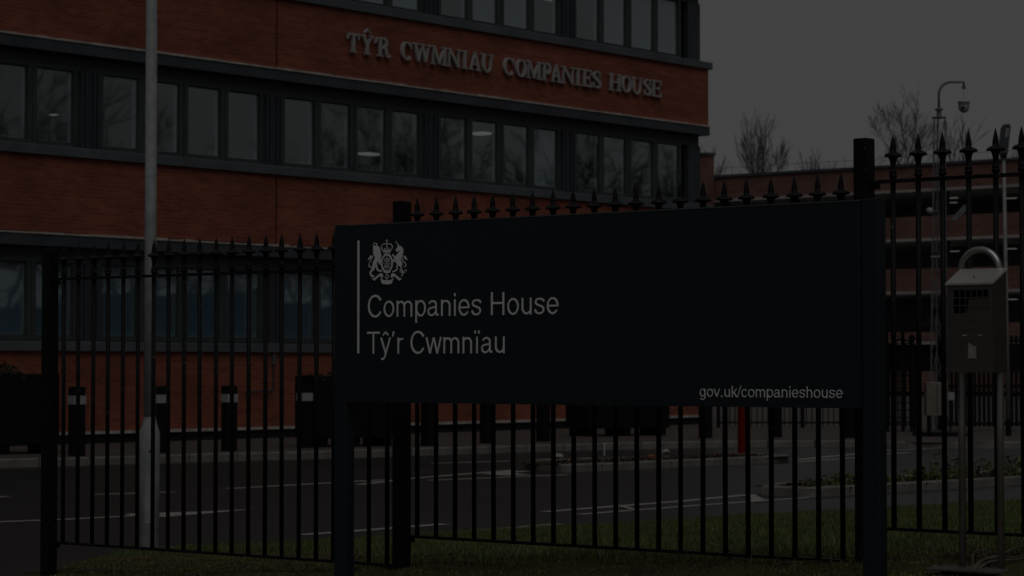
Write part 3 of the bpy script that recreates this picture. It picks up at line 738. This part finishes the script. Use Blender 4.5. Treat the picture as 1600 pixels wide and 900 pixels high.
# ================================================================== cigarette bin on a hoop stand
bx, by = onplane(1480, 440, Vector((Q0.x, Q0.y, 0)) - FW3*.42, FW3).xy
BO = Vector((bx, by)); bzg = bank_h(bx, by)
binn = thing('cigarette_bin', (bx, by, bzg), FA, 'stainless steel cigarette bin with sloping lid on a hoop stand', 'bin')
def bz(py): return 1.57 + (573-py)/F*9.95 - bzg
BWD, BD = .205, .115
z0b, z1b, z2b = bz(582), bz(443), bz(419)
body = MB()
body.add([(0,0,z0b),(BWD,0,z0b),(BWD,BD,z0b),(0,BD,z0b),(0,0,z1b-.132),(BWD,0,z1b-.132),(BWD,BD,z2b-.004),(0,BD,z2b-.004),(0,0,z1b),(BWD,0,z1b)],
         [(0,3,2,1),(0,1,5,4),(1,2,6,9,5),(2,3,7,6),(3,0,4,8,7)])
gx0, gx1, gz1, gz0 = .030, .185, z1b-.026, z1b-.120
body.box(0, gx0, 0, .003, z1b-.132, z1b); body.box(gx1, BWD, 0, .003, z1b-.132, z1b); body.box(gx0, gx1, .0005, .003, z1b-.132, gz0); body.box(gx0, gx1, .0005, .003, gz1, z1b)
bo = body.build('body', M_INOX, binn)
gr = MB(); cw = (gx1-gx0)/6; chh = (gz1-gz0)/3
for i in range(1, 6): gr.box(gx0+cw*i-.002, gx0+cw*i+.002, .001, .003, gz0, gz1)
for j in range(1, 3): gr.box(gx0, gx1, .0003, .0025, gz0+chh*j-.002, gz0+chh*j+.002)
gr.build('grille', M_INOX, bo)
MB().box(gx0-.01, gx1+.01, .045, .05, gz0-.01, gz1+.01).build('recess_shade', M_DARK, bo)  # near-black sheet painting the shade of the recess behind the grille
MB().add([(gx0+cw*2,.012,gz0),(gx1,.012,gz0),(gx1,.028,gz0+chh*1.9),(gx0+cw*2,.028,gz0+chh*1.9)], [(0,1,2,3)]).build('stub_plate', M_INOX, bo)
lid = MB().add([(-.006,-.008,z1b+.002),(BWD+.006,-.008,z1b+.002),(BWD+.006,BD+.004,z2b+.002),(-.006,BD+.004,z2b+.002),(-.006,-.008,z1b-.006),(BWD+.006,-.008,z1b-.006),(BWD+.006,BD+.004,z2b-.006),(-.006,BD+.004,z2b-.006)],
               [(0,1,2,3),(7,6,5,4),(0,4,5,1),(1,5,6,2),(2,6,7,3),(3,7,4,0)]).build('lid', M_INOXL, binn)
MB().lathe([(.004,0),(.004,.003)], 8, (.10,.04,z1b+(z2b-z1b)*.38+.003)).build('lock', M_DARK, lid)
MB().add([(.092,-.0015,bz(560)),(.131,-.0015,bz(560)),(.131,-.0015,bz(541)),(.120,-.0015,bz(541)),(.106,-.0015,bz(538)),(.095,-.0015,bz(534)),(.094,-.0015,bz(549))], [(0,1,2,3,4,5,6)]).build('sticker', M_PAPER, bo)
for x in (.068, .138): MB().box(x, x+.02, -.002, -.0005, bz(525), bz(523)).build('slot', M_INOXL, bo)
hx0, hx1, hy = -.012, .162, BD+.022; hc = (hx0+hx1)/2; hr = (hx1-hx0)/2
hz = bz(382)-hr-.016
st_ = MB().tube([(hx0,hy,.01)] + [(hx0,hy,hz*.5)] + [(hc-hr*math.cos(R(a)), hy, hz+hr*math.sin(R(a))) for a in range(0,181,12)] + [(hx1,hy,hz*.5)] + [(hx1,hy,.01)], .0150, 14)
st_.build('hoop_stand', M_TUBE, binn, smooth=True)
MB().bbox(-.10, .25, -.02, .26, .012, .022, .003).build('base_plate', M_PLATE, binn)
for x, y in ((-.07,.01), (.22,.01), (-.07,.23), (.22,.23)): MB().lathe([(.010,0),(.010,.008),(.006,.010)], 6, (x,y,.022)).build('bolt', M_TUBE, binn)

# ================================================================== lamp column behind the railings
lp = G(233, 856); lp = Vector((lp.x-.0, lp.y, 0))
lamp = thing('lamp_column', (lp.x, lp.y, 0), 0, 'grey galvanised lamp column with a thicker base behind the left railings', 'lamp post')
ZL = lambda py: 1.57 + (573-py)/F*lp.y
zt1, zt2 = ZL(676), ZL(655)
base = MB().lathe([(.082,-.1),(.082,ZL(824)),(.0895,ZL(822)),(.0895,zt1),(.054,zt2),(.053,zt2+.02)], 16).build('base', M_GALVB, lamp); smooth_by_angle(base, 35)
MB().lathe([(.052,zt2+.012),(.0515,3.2),(.049,5.0),(.038,8.0)], 16).build('shaft', M_GALV, lamp, smooth=True)
dm = MB()
for k in range(-3, 3):
    a0_, a1_ = R(-80+k*9), R(-80+(k+1)*9); r_ = .0925
    dm.add([(r_*math.cos(a0_), r_*math.sin(a0_), ZL(820)+.02), (r_*math.cos(a1_), r_*math.sin(a1_), ZL(820)+.02), (r_*math.cos(a1_), r_*math.sin(a1_), ZL(698)), (r_*math.cos(a0_), r_*math.sin(a0_), ZL(698))], [(0,1,2,3)])
dd = dm.build('door', M_GALVB, base)
MB().lathe([(.008,0),(.008,.01)], 8, (.016,-.092,ZL(705))).build('lock', M_DARK, dd)
MB().tube([(0,0,7.95),(0,-.3,8.1),(0,-.55,8.12)], .03, 8).build('arm', M_GALV, lamp)
MB().bbox(-.13, .13, -1.15, -.5, 8.06, 8.18, .02).build('lantern', M_GALV, lamp)

# ================================================================== bollards and planters on the pavement
def bollard_parts():
    b = MB().bbox(-.105,.105,-.105,.105,0,1.12,.012).mesh('shaft', M_BLACK2)
    r = MB()
    r.box(-.107,.107,-.107,.107,.835,.975)
    return b, r.mesh('reflective_band', M_REFL)
bs, brf = bollard_parts()
labels = ['leftmost black square bollard beside the railing end post', 'black square bollard partly hidden behind the lamp column', 'black bollard with white band before the brick wall, right of the lamp column',
          'black bollard with white band standing against the left end of the second planter', 'black bollard seen just right of the tall railing post under the sign', 'black bollard under the middle left of the sign, second after the railing post',
          'black bollard under the middle of the sign, left of the low planter', 'black bollard just left of the red post', 'black bollard right of the red post', 'black bollard beside the right sign post']
for (px, py), lb in zip([(118,713),(247,708),(357,705),(475,700),(669,697),(761,693),(849,690),(1103,684.5),(1212,683.5),(1327,684.5)], labels):
    p = G(px, py, .125); p.y += .1
    t_ = thing('bollard', (p.x, p.y, .127), R(40+rnd.uniform(-4,4)), lb, 'bollard', 'black bollards along the kerb')
    link('shaft', bs, t_); link('reflective_band', brf, t_)

def shrub(mbname, parent, lx0, lx1, ly0, ly1, z, n, hh, tint, seed, name='foliage'):
    g = np.random.default_rng(seed); u = g.uniform(0,1,n); v = g.uniform(0,1,n)
    X = lx0+(lx1-lx0)*u; Y = ly0+(ly1-ly0)*v
    env = np.sqrt(np.maximum(0, 1-(2*u-1)**2*.8))*np.sqrt(np.maximum(0,1-(2*v-1)**2*.7))
    Z = z + hh*env*g.random(n)**.6*(.7+.5*np.sin(u*9+seed))
    me = bpy.data.meshes.new(name); vs = []; fs = []
    for i in range(n):
        a = g.uniform(0, 6.28); t = g.uniform(-.6, .9); s_ = g.uniform(.03, .075)
        d1 = Vector((math.cos(a)*math.cos(t), math.sin(a)*math.cos(t), math.sin(t))); d2 = d1.cross(Vector((g.normal(), g.normal(), g.normal()))).normalized()
        c = Vector((X[i], Y[i], Z[i])); k = len(vs)
        vs += [c, c+d1*s_*.5+d2*s_*.35, c+d1*s_, c+d1*s_*.5-d2*s_*.35]; fs.append((k,k+1,k+2,k+3))
    me.from_pydata([tuple(q) for q in vs], [], fs); me.update()
    at = me.attributes.new('tint', 'FLOAT_COLOR', 'FACE'); cs = np.array(tint)[g.integers(0, len(tint), n)]*g.uniform(.7,1.3,(n,1))
    at.data.foreach_set('color', np.concatenate([cs, np.ones((n,1))],1).ravel()); me.materials.append(M_LEAF)
    return link(name, me, parent)
DKG = [(.03,.035,.018),(.04,.042,.02),(.05,.045,.03)]
def planter(p, L, D, H, rz, label, seed, leaf=True):
    t_ = thing('planter', (p[0], p[1], .127), rz, label, 'planter', 'large black planters in front of the offices')
    mb = MB(); mb.box(0,L,0,.04,.16,H); mb.box(0,L,D-.04,D,.16,H); mb.box(0,.04,.04,D-.04,.16,H); mb.box(L-.04,L,.04,D-.04,.16,H); mb.box(.04,L-.04,.04,D-.04,.16,.22)
    mb.build('trough', M_BLACK2, t_)
    MB().box(.04,L-.04,.04,D-.04,H-.15,H-.08).build('soil', M_BED, t_)
    for x in (.06, L/2-.08, L-.22):
        MB().box(x, x+.16, .05, D-.05, 0, .158).build('foot', M_BLACK2, t_)
    for x in (.1, L*.33, L*.66, L-.1): MB().lathe([(.02,-.004),(.02,.0)], 6).build('rivet', M_PIER, t_, (x, -.004, H-.06)).rotation_euler = (R(90),0,0)
    if leaf: shrub('foliage', t_, .05, L*.75, .08, D-.08, H-.1, 1500, .26, DKG, seed)
pa = G(-75, 712, .127); planter((pa.x, pa.y), 1.85, .9, 1.32, math.atan2(.58,.81)-.05, 'large black planter with low shrubs at the left edge beside the railing end post', 1)
pa = G(496, 700, .127); planter((pa.x, pa.y+.25), 1.6, .9, 1.27, R(33), 'black planter behind the left sign post and tall railing post', 2)
pa = G(918, 683, .127); planter((pa.x, pa.y+.35), 2.0, .9, .95, R(28), 'low black planter on feet seen under the middle of the sign', 3, False)

# red post on the left island
rp = G(1160, 708, .11)
t_ = thing('red_post', (rp.x, rp.y, .10), R(35), 'bright red steel post on the kerbed island under the sign', 'post')
MB().bbox(-.068,.068,-.05,.05,.012,1.05,.006).build('shaft', M_RED, t_)
MB().bbox(-.2,.2,-.16,.16,0,.012,.003).build('base_plate', M_GALVL, t_)
MB().box(.069,.078,-.02,.02,.30,.42).build('catch', M_BLACK2, t_)
ms = G(945, 713, .1)
t_ = MB().tube([(0,0,0),(0,0,.22)], [.008,.006], 6).build('marker_stick', M_WHITE, None, (ms.x, ms.y+.2, .10)); tag(t_, 'thin white marker stick standing in the island bed', 'stick')
g = random.Random(11)
def stone_mesh(r, seed):
    q = random.Random(seed); bm = bmesh.new(); bmesh.ops.create_icosphere(bm, subdivisions=2, radius=r)
    for v in bm.verts: v.co *= 1+q.uniform(-.22,.22); v.co.z *= .6
    me = bpy.data.meshes.new('stone'); bm.to_mesh(me); bm.free(); return me
for (px, py), lb, c in zip([(873,716.5),(1040,709),(1018,717.5)], ['pale stone at the nose of the kerbed island', 'small pale stone farther along the island bed', 'rust brown lump on the island bed'], ((.3,.28,.26),(.32,.31,.3),(.20,.085,.045))):
    p = G(px, py, .12); me = stone_mesh(.075, px); me.materials.append(mat('stone%d' % px, c, .9, .2, var=.2, vscale=8)); tag(link('stone', me, None, (p.x, p.y+.1, .15)), lb, 'stone', 'stones on the island')
# leaf litter on the left island, low plants on the right one
gl = np.random.default_rng(5); lit = []
for _ in range(2600):
    a, b = gl.random(), gl.random(); p = i1a.lerp(i1b, a) + pv*(.2+1.0*b); lit.append((p.x, p.y, .102))
scatter_blades('leaf_litter', 'dead leaves and weeds lying on the kerbed island', 'leaf litter', lit, .01, .05, .02, .05, [(.09,.05,.03),(.05,.035,.025),(.12,.07,.045),(.04,.035,.02)], 2.5, 9)
PLT = [(.09,.125,.04),(.065,.09,.03),(.12,.145,.05),(.08,.085,.04)]
lbp = ['sparse brownish plant at the island nose, left of the right sign post', 'low green plant on the right island just behind the sign post', 'low green clump right of the sign post, between railing bars', 'spreading green clump on the right island left of the bin legs', 'green leafy clump on the right island between the bin legs', 'taller bushy green clump on the right island behind the bin', 'green clump on the right island at the right picture edge', 'rearmost green clump of the right island by the picture edge']
for i, f in enumerate((.5, 1.3, 2.1, 2.75, 3.4, 4.1, 4.7, 5.4)):
    p = i2a + dv2*f + pv2*(.45+.15*(i % 3)); t_ = thing('island_plant', (p.x, p.y, .1), R(38), lbp[i], 'plant', 'low plants on the right island')
    shrub('foliage', t_, -.42, .42, -.3, .3, 0, 260 if i else 120, (.07, .11, .14, .12, .16, .32, .27, .22)[i], PLT if i else [(.06,.05,.025),(.05,.055,.02)], 20+i)
    for q in range(3): MB().tube([(q*.2-.2,0,-.02),(q*.2-.18,.03,.12)], .006, 5).build('stem', M_BARK, t_)

# fallen branch by the bin, twigs in the moss
def px_bank(px, py):
    d = ray(px, py); t = 6.0
    while t < 40:
        p = CAM + d*t
        if p.z <= bank_h(p.x, p.y): return p
        t += .03
    return G(px, py)
def branch_obj(name, lines, lift, label):
    p0 = px_bank(*lines[0][0][0]); t_ = thing(name, p0, 0, label, 'branch')
    for ln, r0 in lines:
        pts = []
        for i, (x, y) in enumerate(ln):
            p = px_bank(x, y+2); pts.append(p - p0 + Vector((0,0,lift*(.4+.6*math.sin(i*1.3)**2))))
        pts = spline([tuple(q) for q in pts], 4); n = len(pts)
        MB().tube(pts, [r0*(1-.6*i/n) for i in range(n)], 6).build('limb', M_TWIG, t_, smooth=True)
branch_obj('fallen_branch', [([(1516,899),(1535,885),(1560,874),(1585,862),(1612,858)], .011), ([(1522,897),(1545,888),(1575,880),(1612,878)], .009), ([(1520,888),(1522,872),(1540,862)], .006), ([(1545,886),(1550,878),(1566,874)], .005)], .03, 'dead forked branch lying across the foot of the cigarette bin')
branch_obj('dead_twig', [([(690,848),(703,852),(712,850)], .014), ([(696,855),(706,850)], .01)], .02, 'dark bit of dead twig in the grass right of the middle railing post')
branch_obj('bare_twig', [([(932,862),(936,872),(938,882)], .005), ([(936,872),(946,868)], .004)], .03, 'thin pale twig in the moss below the middle of the railings')
gq = random.Random(4); tw = MB()
for _ in range(170):
    x, y = gq.uniform(-2.9, 3.2), gq.uniform(9.3, 14.2)
    if not in_view(x, y, 40): continue
    a = gq.uniform(0, 6.28); l = gq.uniform(.05,.22); z = bank_h(x, y)+.012
    x2, y2 = x+math.cos(a)*l, y+math.sin(a)*l
    tw.tube([(x,y,z),((x+x2)/2+gq.uniform(-.02,.02),(y+y2)/2,z+gq.uniform(.0,.03)),(x2,y2,bank_h(x2,y2)+.012)], [.004,.003,.0015], 4)
tag(tw.build('twig_litter', M_TWIG), 'thin dead twigs scattered over the moss', 'twigs', kind='stuff')

# ================================================================== yard behind the island: fences, turnstile, mast, lamp
def railing_run(x0, x1, y, h, label, name='yard_railing', group=None, pitch=.13, hoop=False):
    t_ = thing(name, (x0, y, .127), 0, label, 'fence', group); L = x1-x0
    for z in (.12, h-.12): MB().box(0, L, -.02, .02, z-.02, z+.02).build('rail', M_BLACK2, t_)
    bm_ = MB().box(-.011,.011,-.011,.011,.03,h).mesh('bar', M_BLACK2)
    for i in range(int(L/pitch)+1): link('bar', bm_, t_, (i*pitch, .0 if not hoop else 0, 0))
    for x in np.arange(0, L+.1, 2.0): MB().box(x-.04, x+.04, .03, .11, 0, h+.1).build('post', M_BLACK2, t_)
railing_run(4.9, 9.6, 58.5, 1.35, 'black yard railings behind the red post under the sign')
def X(px, Y): return (px-800)/F*Y
YT = 55.0
zy = lambda py, Y=YT: 1.57+(573-py)/F*Y-.127
t_ = thing('turnstile', (X(1385,YT), YT, .127), 0, 'black full height security turnstile cage right of the sign', 'turnstile')
L = X(1436,YT)-X(1385,YT)
MB().box(-.1, X(1482,YT)-X(1385,YT), -.3, .9, zy(518), zy(506)).build('canopy', M_BLACK2, t_)
for x in (0, L*.5, L): MB().box(x-.035, x+.035, -.03, .04, 0, zy(519)).build('post', M_BLACK2, t_)
for i in range(12):
    z = .15+i*.165; MB().tube([(0,-.04,z),(L,-.04,z)], .014, 6).build('bar', M_BLACK2, t_)
for i in range(8):
    x = L*(i+.5)/8; MB().tube([(x,.5,.1),(x,.5,2.0)], .016, 6).build('rotor_bar', M_BLACK2, t_)
hp = [(L*.02+.3*(1-math.cos(R(a))), -.1, 1.75+.3*math.sin(R(a))) for a in range(0,181,15)]
MB().tube([(L*.02,-.1,0)]+hp+[(L*.02+.6,-.1,0)], .02, 8).build('hoop', M_BLACK2, t_)
MB().lathe([(.05,2.0),(.08,2.06),(.05,2.14),(.0,2.16)], 10, (X(1423,YT)-X(1385,YT),-.15,0)).build('post_cap', M_BLACK2, t_)
MB().tube([(X(1423,YT)-X(1385,YT),-.15,0),(X(1423,YT)-X(1385,YT),-.15,2.02)], .05, 8).build('post', M_BLACK2, t_)
def gate_run(x0, x1, y, h, label):
    t_ = thing('steel_gate', (x0, y, .127), 0, label, 'gate'); L = x1-x0
    for z in (.15, 1.0, h-.12): MB().box(0, L, -.025, .025, z-.03, z+.03).build('rail', M_BLACK2, t_)
    bm_ = MB().box(-.035,.035,-.05,-.027,.08,h).mesh('pale', M_BLACK2)
    for i in range(int(L/.105)+1): link('pale', bm_, t_, (i*.105+.02, 0, 0))
    for x in (0, L): MB().box(x-.06, x+.06, .03, .15, 0, h+.15).build('post', M_BLACK2, t_)
gate_run(X(1470,56), X(1700,56), 56.0, 2.15, 'black close barred steel gate behind the cigarette bin')
t_ = thing('intercom_post', (X(1484,52.5), 52.5, .127), 0, 'small white intercom box on a thin post left of the bin legs', 'intercom')
MB().tube([(0,0,0),(0,0,zy(620,52.5))], .02, 8).build('post', M_BLACK2, t_)
MB().bbox(-.06,.08,-.09,-.025,zy(625,52.5),zy(613,52.5),.01).build('box', M_REFL, t_)

# CCTV lattice mast
YM = 51.6; xm = X(1463, YM)
mast = thing('camera_mast', (xm, YM, .127), 0, 'slim lattice mast with curved arm and dome camera above the car park', 'mast')
zm = lambda py: 1.57+(573-py)/F*YM-.127
def mast_pt(i, f):   # three legs that draw together upwards
    r_ = .20*(1-f)+.135*f; a = R(90+120*i); return Vector((.02+f*.06+r_*math.cos(a), r_*math.sin(a), zm(672)*(1-f)+zm(184)*f))
for i in range(3): MB().tube([mast_pt(i,0), mast_pt(i,1)], .016, 6).build('leg', M_MAST, mast)
NL = 8
for q in range(NL):
    for i in range(3):
        MB().tube([mast_pt(i, q/NL), mast_pt((i+1)%3, (q+1)/NL)], .006, 5).build('brace', M_MAST, mast)
        MB().tube([mast_pt((i+1)%3, q/NL), mast_pt(i, (q+1)/NL)], .006, 5).build('brace', M_MAST, mast)
xt = .08
MB().lathe([(.15,zm(184)),(.15,zm(182)),(.05,zm(181)),(.05,zm(172)),(.09,zm(171)),(.09,zm(169)),(.04,zm(168))], 10, (xt,0,0)).build('head_plate', M_MAST, mast)
xe = X(1508,YM)-xm; cr = .26
armp = [(xt,0,zm(172)),(xt,0,zm(127)-cr)] + [(xt+cr*(1-math.cos(R(a))),0,zm(127)-cr+cr*math.sin(R(a))) for a in range(10,91,10)] + [(xe,0,zm(127)),(xe,0,zm(133))]
MB().tube(armp, .026, 8).build('curved_arm', M_MAST, mast, smooth=True)
MB().lathe([(.02,zm(133)),(.045,zm(134)),(.045,zm(136.5)),(.02,zm(138))], 10, (xe,0,0)).build('arm_joint', M_MAST, mast)
MB().tube([(xe,0,zm(137)),(xe,0,zm(157))], .007, 6).build('drop_rod', M_DOME, mast)
cm_ = MB().lathe([(.02,zm(155)),(.13,zm(157)),(.13,zm(159.5)),(.115,zm(160)),(.118,zm(166)),(.10,zm(171)),(.06,zm(174.5)),(.0,zm(175.5))], 16, (xe,0,0)).build('dome_camera', M_DOME, mast, smooth=True)
MB().lathe([(.035,0),(.03,.012)], 12).build('lens', M_DARK, cm_, (xe-.04,-.112,zm(168))).rotation_euler = (R(90),0,0)
MB().tube([(.05,-.1,zm(330)),(X(1451,YM)-xm,-.2,zm(330))], .012, 6).build('side_arm', M_MAST, mast)
MB().lathe([(.01,.07),(.06,.05),(.075,0),(.055,-.05),(.01,-.07)], 12, (X(1451,YM)-xm,-.2,zm(330))).build('sensor_ball', M_REFL, mast, smooth=True)
fl = MB().tube([(.08,-.1,zm(340)),(.28,-.15,zm(345)),(.30,-.15,zm(343))], .014, 6).build('side_arm', M_MAST, mast)
MB().add([(.28,-.25,zm(345)),(.36,-.25,zm(347)),(.66,-.25,zm(326)),(.58,-.25,zm(320)),(.28,-.05,zm(345)),(.36,-.05,zm(347)),(.66,-.05,zm(326)),(.58,-.05,zm(320))],
         [(0,1,2,3),(7,6,5,4),(0,4,5,1),(1,5,6,2),(2,6,7,3),(3,7,4,0)]).build('flood_lamp', M_MAST, mast)
cb = MB().bbox(X(1440,YM)-xm, X(1473.5,YM)-xm, -.55, -.22, zm(648), zm(597), .015).build('cabinet', M_CREAM, mast)
MB().box(X(1456,YM)-xm, X(1457,YM)-xm, -.5525, -.551, zm(645), zm(600)).build('door_gap', M_BLACK2, cb)
for x in (X(1444,YM)-xm, X(1468,YM)-xm): MB().box(x, x+.05, -.5, -.27, 0, zm(648)).build('cabinet_leg', M_BLACK2, mast)
MB().bbox(-.45,.55,-.5,.4,0,.08,.02).build('footing', M_BLACK2, mast)

# street lamp far right
YS = 51.6; xs_ = X(1571, YS); zs = lambda py: 1.57+(573-py)/F*YS-.127
t_ = thing('street_lamp', (xs_, YS, .127), 0, 'slim grey street lamp with a tilted flat lantern behind the bin', 'street lamp')
MB().lathe([(.062,0),(.062,zs(655)),(.045,zs(653))], 12, (.05,0,0)).build('painted_base', M_BLACK2, t_)
MB().tube([(.05,0,zs(656)),(-.015,0,zs(238))], [.045,.036], 12).build('shaft', M_GALVL, t_, smooth=True)
ln = MB().add([(-.13,-.06,zs(239)),(.06,-.06,zs(241)),(.13,-.06,zs(197)),(.10,-.06,zs(193)),(-.02,-.06,zs(194)),(-.06,-.06,zs(199))] + [(-.13,.07,zs(239)),(.06,.07,zs(241)),(.13,.07,zs(197)),(.10,.07,zs(193)),(-.02,.07,zs(194)),(-.06,.07,zs(199))],
              [(0,1,2,3,4,5),(11,10,9,8,7,6)] + [(i,i+6,(i+1)%6+6,(i+1)%6) for i in range(6)]).build('lantern', M_PIER, t_)
MB().add([(-.0,-.064,zs(214)),(.07,-.064,zs(214)),(.10,-.064,zs(200)),(.02,-.064,zs(200))], [(0,1,2,3)]).build('lens', M_GALVL, ln)
MB().box(-.08, .04, -.08, .08, zs(246), zs(239)).build('bracket', M_BLACK2, t_)

# ================================================================== multi-storey car park
cp0 = Vector((X(1095, 151), 151, 0))
park = thing('car_park', cp0, FA, 'long brick multi-storey car park with open decks behind the yard', 'building')
CL0, CL1, CD = -14, 62, 16
for z0, z1 in ((11.62,13.10),(8.78,10.20),(5.75,7.20),(2.85,4.05),(0,1.3)):
    MB().box(CL0, CL1, 0, .3, z0+.16, z1).build('brick_parapet', BRICK2, park)
    if z0 > 0:
        MB().box(CL0, CL1, -.08, .35, z0, z0+.155).build('slab_edge', M_CONC, park)
        MB().box(CL0, CL1, .36, CD, z0, z0+.3).build('deck', M_CPINT, park)
MB().box(CL0, CL1, -.12, .42, 13.105, 13.26).build('coping', M_FASC, park)
MB().box(CL0, CL1, CD, CD+.3, 0, 12.8).build('rear_wall', M_CPINT, park)  # added wall on the unseen far side, keeps the open decks dark
for i in range(16):
    MB().box(CL0+i*5.06, CL0+i*5.06+.35, .45, .9, 0, 11.6).build('column', M_PIER, park)
rs = random.Random(21)
tl = MB().box(0, .7, 0, .12, -.05, 0).mesh('tube_light', M_TUBEL)
FD3_ = Vector((FD.x, FD.y, 0)); FW3_ = Vector((FW.x, FW.y, 0))
for px, py, z in ((1486,316,11.62),(1579,309,11.62),(1444,304,11.62),(1645,303,11.62),(1490,392,8.78),(1462,400,8.78),(1579,388,8.78),(1660,384,8.78),(1580,467,5.75),(1444,464,5.75),(1506,472,5.75)):
    q = G(px, py, z-.33) - cp0; link('tube_light', tl, park, (q.dot(FD3_)-.35, min(max(q.dot(FW3_), 1.2), 15), z-.33))
for z in (13.72,): MB().tube([(CL0,.5,z),(CL1,.5,z)], .014, 5).build('roof_rail', M_MAST, park)
rpst = MB().tube([(0,.5,13.1),(0,.5,13.9)], .016, 5).mesh('rail_post', M_MAST)
for i in range(38): link('rail_post', rpst, park, (CL0+i*2.0, 0, 0))
tower = thing('stair_tower', cp0 + Vector((FD.x*.5, FD.y*.5, 0)), FA, 'small brick stair tower just right of the office corner', 'tower')
MB().box(-6, .62, -.9, -.15, 0, 14.45).build('wall', BRICK2, tower)
MB().box(-6.1, .72, -1.0, -.1, 14.455, 14.6).build('coping', M_FASC, tower)
MB().box(-.75, -.55, -.93, -.905, 13.3, 13.9).build('window', M_CONC, tower)

# ================================================================== bare trees
def make_tree(seed, stem, l0, spread, levels=6, trunk=.16, multi=1, rmin=.012, up=.16, dens=(2,2,3)):
    """stem: clear trunk height; l0: length of the first crown limbs"""
    q = random.Random(seed); tk = MB(); cr_ = MB()
    def grow(p, d, l, r, lev):
        n = 4; pts = [p]; dd = d.copy()
        for i in range(n):
            dd = (dd + Vector((q.uniform(-1,1), q.uniform(-1,1), q.uniform(-.4,.7)))*(.11 if lev else .02)).normalized(); pts.append(pts[-1] + dd*l/n)
        r1 = max(r*.66, rmin); (tk if lev == 0 else cr_).tube(pts, [r+(r1-r)*i/n for i in range(n+1)], 6 if lev < 2 else (4 if lev < 4 else 3), cap=lev < 1)
        if lev >= levels: return
        kids = q.choice(dens) + (1 if lev == 0 else 0)
        for c in range(kids):
            f = q.uniform(.4, 1.0) if c else 1.0
            k = min(n, max(1, int(round(f*n)))); b = pts[k] if lev else pts[-1]
            ax = dd.orthogonal().normalized(); ax.rotate(Matrix.Rotation(q.uniform(0,6.283), 3, dd))
            an = q.uniform(.3,.8)*spread if c else q.uniform(.05,.25)
            nd = dd.copy(); nd.rotate(Matrix.Rotation(an, 3, ax)); nd = (nd + Vector((0,0,up))).normalized()
            grow(b, nd, (l0 if lev == 0 else l*.78)*q.uniform(.8,1.1), max(r1*q.uniform(.5,.8), rmin), lev+1)
    for m in range(multi):
        d = Vector((q.uniform(-.12,.12)*(multi>1), q.uniform(-.12,.12)*(multi>1), 1)).normalized()
        grow(Vector((q.uniform(-.6,.6)*(multi>1), q.uniform(-.6,.6)*(multi>1), -.3)), d, stem*(1 if m == 0 else q.uniform(.8,1)), trunk/(multi**.5), 0)
    return tk.mesh('trunk', M_BARK), cr_.mesh('crown', M_BARK)
# far trees rise over the roof with small fine crowns; added unseen trees are broad and low
TP = [make_tree(105, 14.6, 2.05, .95, 6, .19, 1, .009, .1, (3,3,3)), make_tree(112, 14.0, 2.3, .55, 5, .26, 3, .011, .18, (2,3,3)), make_tree(125, 12.2, 1.9, .6, 5, .12, 1, .012, .2, (2,3,3)),
      make_tree(31, 3.2, 3.6, 1.1, 5, .3, 1, .02, .05, (3,3,4)), make_tree(37, 3.0, 3.4, 1.2, 5, .3, 1, .02, .05, (3,3,4)), make_tree(124, 12.6, 2.3, .65, 5, .14, 1, .012, .2, (2,3,3))]
def tree(i, x, y, s, rz, label, group=None):
    t_ = thing('bare_tree', (x, y, 0), rz, label, 'tree', group); t_.scale = (s, s, s)
    link('trunk', TP[i][0], t_); link('crown', TP[i][1], t_); return t_
tree(1, X(1190,178), 178, 1.0, .5, 'bare winter tree with several stems rising over the car park beside the offices', 'bare trees behind the car park')
tree(2, X(1268,180), 180, 1.0, 1.1, 'small bare tree top midway along the car park roof', 'bare trees behind the car park')
tree(0, X(1405,176), 176, 1.0, 2.0, 'broad bare tree behind the car park left of the camera mast', 'bare trees behind the car park')
tree(5, X(1500,182), 182, 1.02, 4.0, 'thin bare tree behind the car park just right of the camera mast', 'bare trees behind the car park')
tree(2, X(1592,186), 186, 1.06, 3.3, 'bare tree behind the car park at the right picture edge', 'bare trees behind the car park')
tree(2, X(1100,190), 190, 1.06, 2.2, 'bare tree twigs showing above the stair tower beside the office corner', 'bare trees behind the car park')
# trees and a tall hedge added out of view to give the windows reflections
for i in range(16):
    tree(3+i % 2, 50+rnd.uniform(-4,4)+(i % 3)*4, 38+i*3.4, rnd.uniform(.85,1.2), rnd.uniform(0,6), 'added unseen bare tree, there only to be mirrored in the office windows', 'added bare trees for the window reflections')
hd = thing('hedge', (66, 30, 0), R(82), 'added unseen hedge, there only to darken the ground floor window reflections', 'hedge')
shrub('foliage', hd, 0, 75, -1.2, 1.2, 0, 9000, 7.0, [(.05,.06,.035),(.07,.08,.045)], 77)
MB().box(.5, 74.5, -.9, .9, 0, 5.0).build('core', mat('reflection_hedge_core', (.045,.055,.03), .95, .05, var=.3, vscale=3), hd)
for k_, (x_, y_, h_) in enumerate(((44,43.5,13),(47,47.5,11),(49,57,12),(46,66.5,10))):  # unseen evergreens added to darken part of the window reflections
    ev = thing('reflection_evergreen', (x_, y_, 0), 0, 'added unseen evergreen tree, there only to darken the window reflections', 'tree', 'added evergreens for the window reflections')
    MB().tube([(0,0,-.2),(0,0,h_*.85)], [.25,.06], 8).build('trunk', M_BARK, ev)
    for q_ in range(5):
        rr_ = 2.6*(1-q_*.16); shrub('crown', ev, -rr_, rr_, -rr_, rr_, h_*(.12+.16*q_), 1500, h_*.26, [(.03,.04,.02),(.04,.05,.025),(.06,.065,.035)], 90+q_+7*k_, 'crown').scale = (1,1,1)
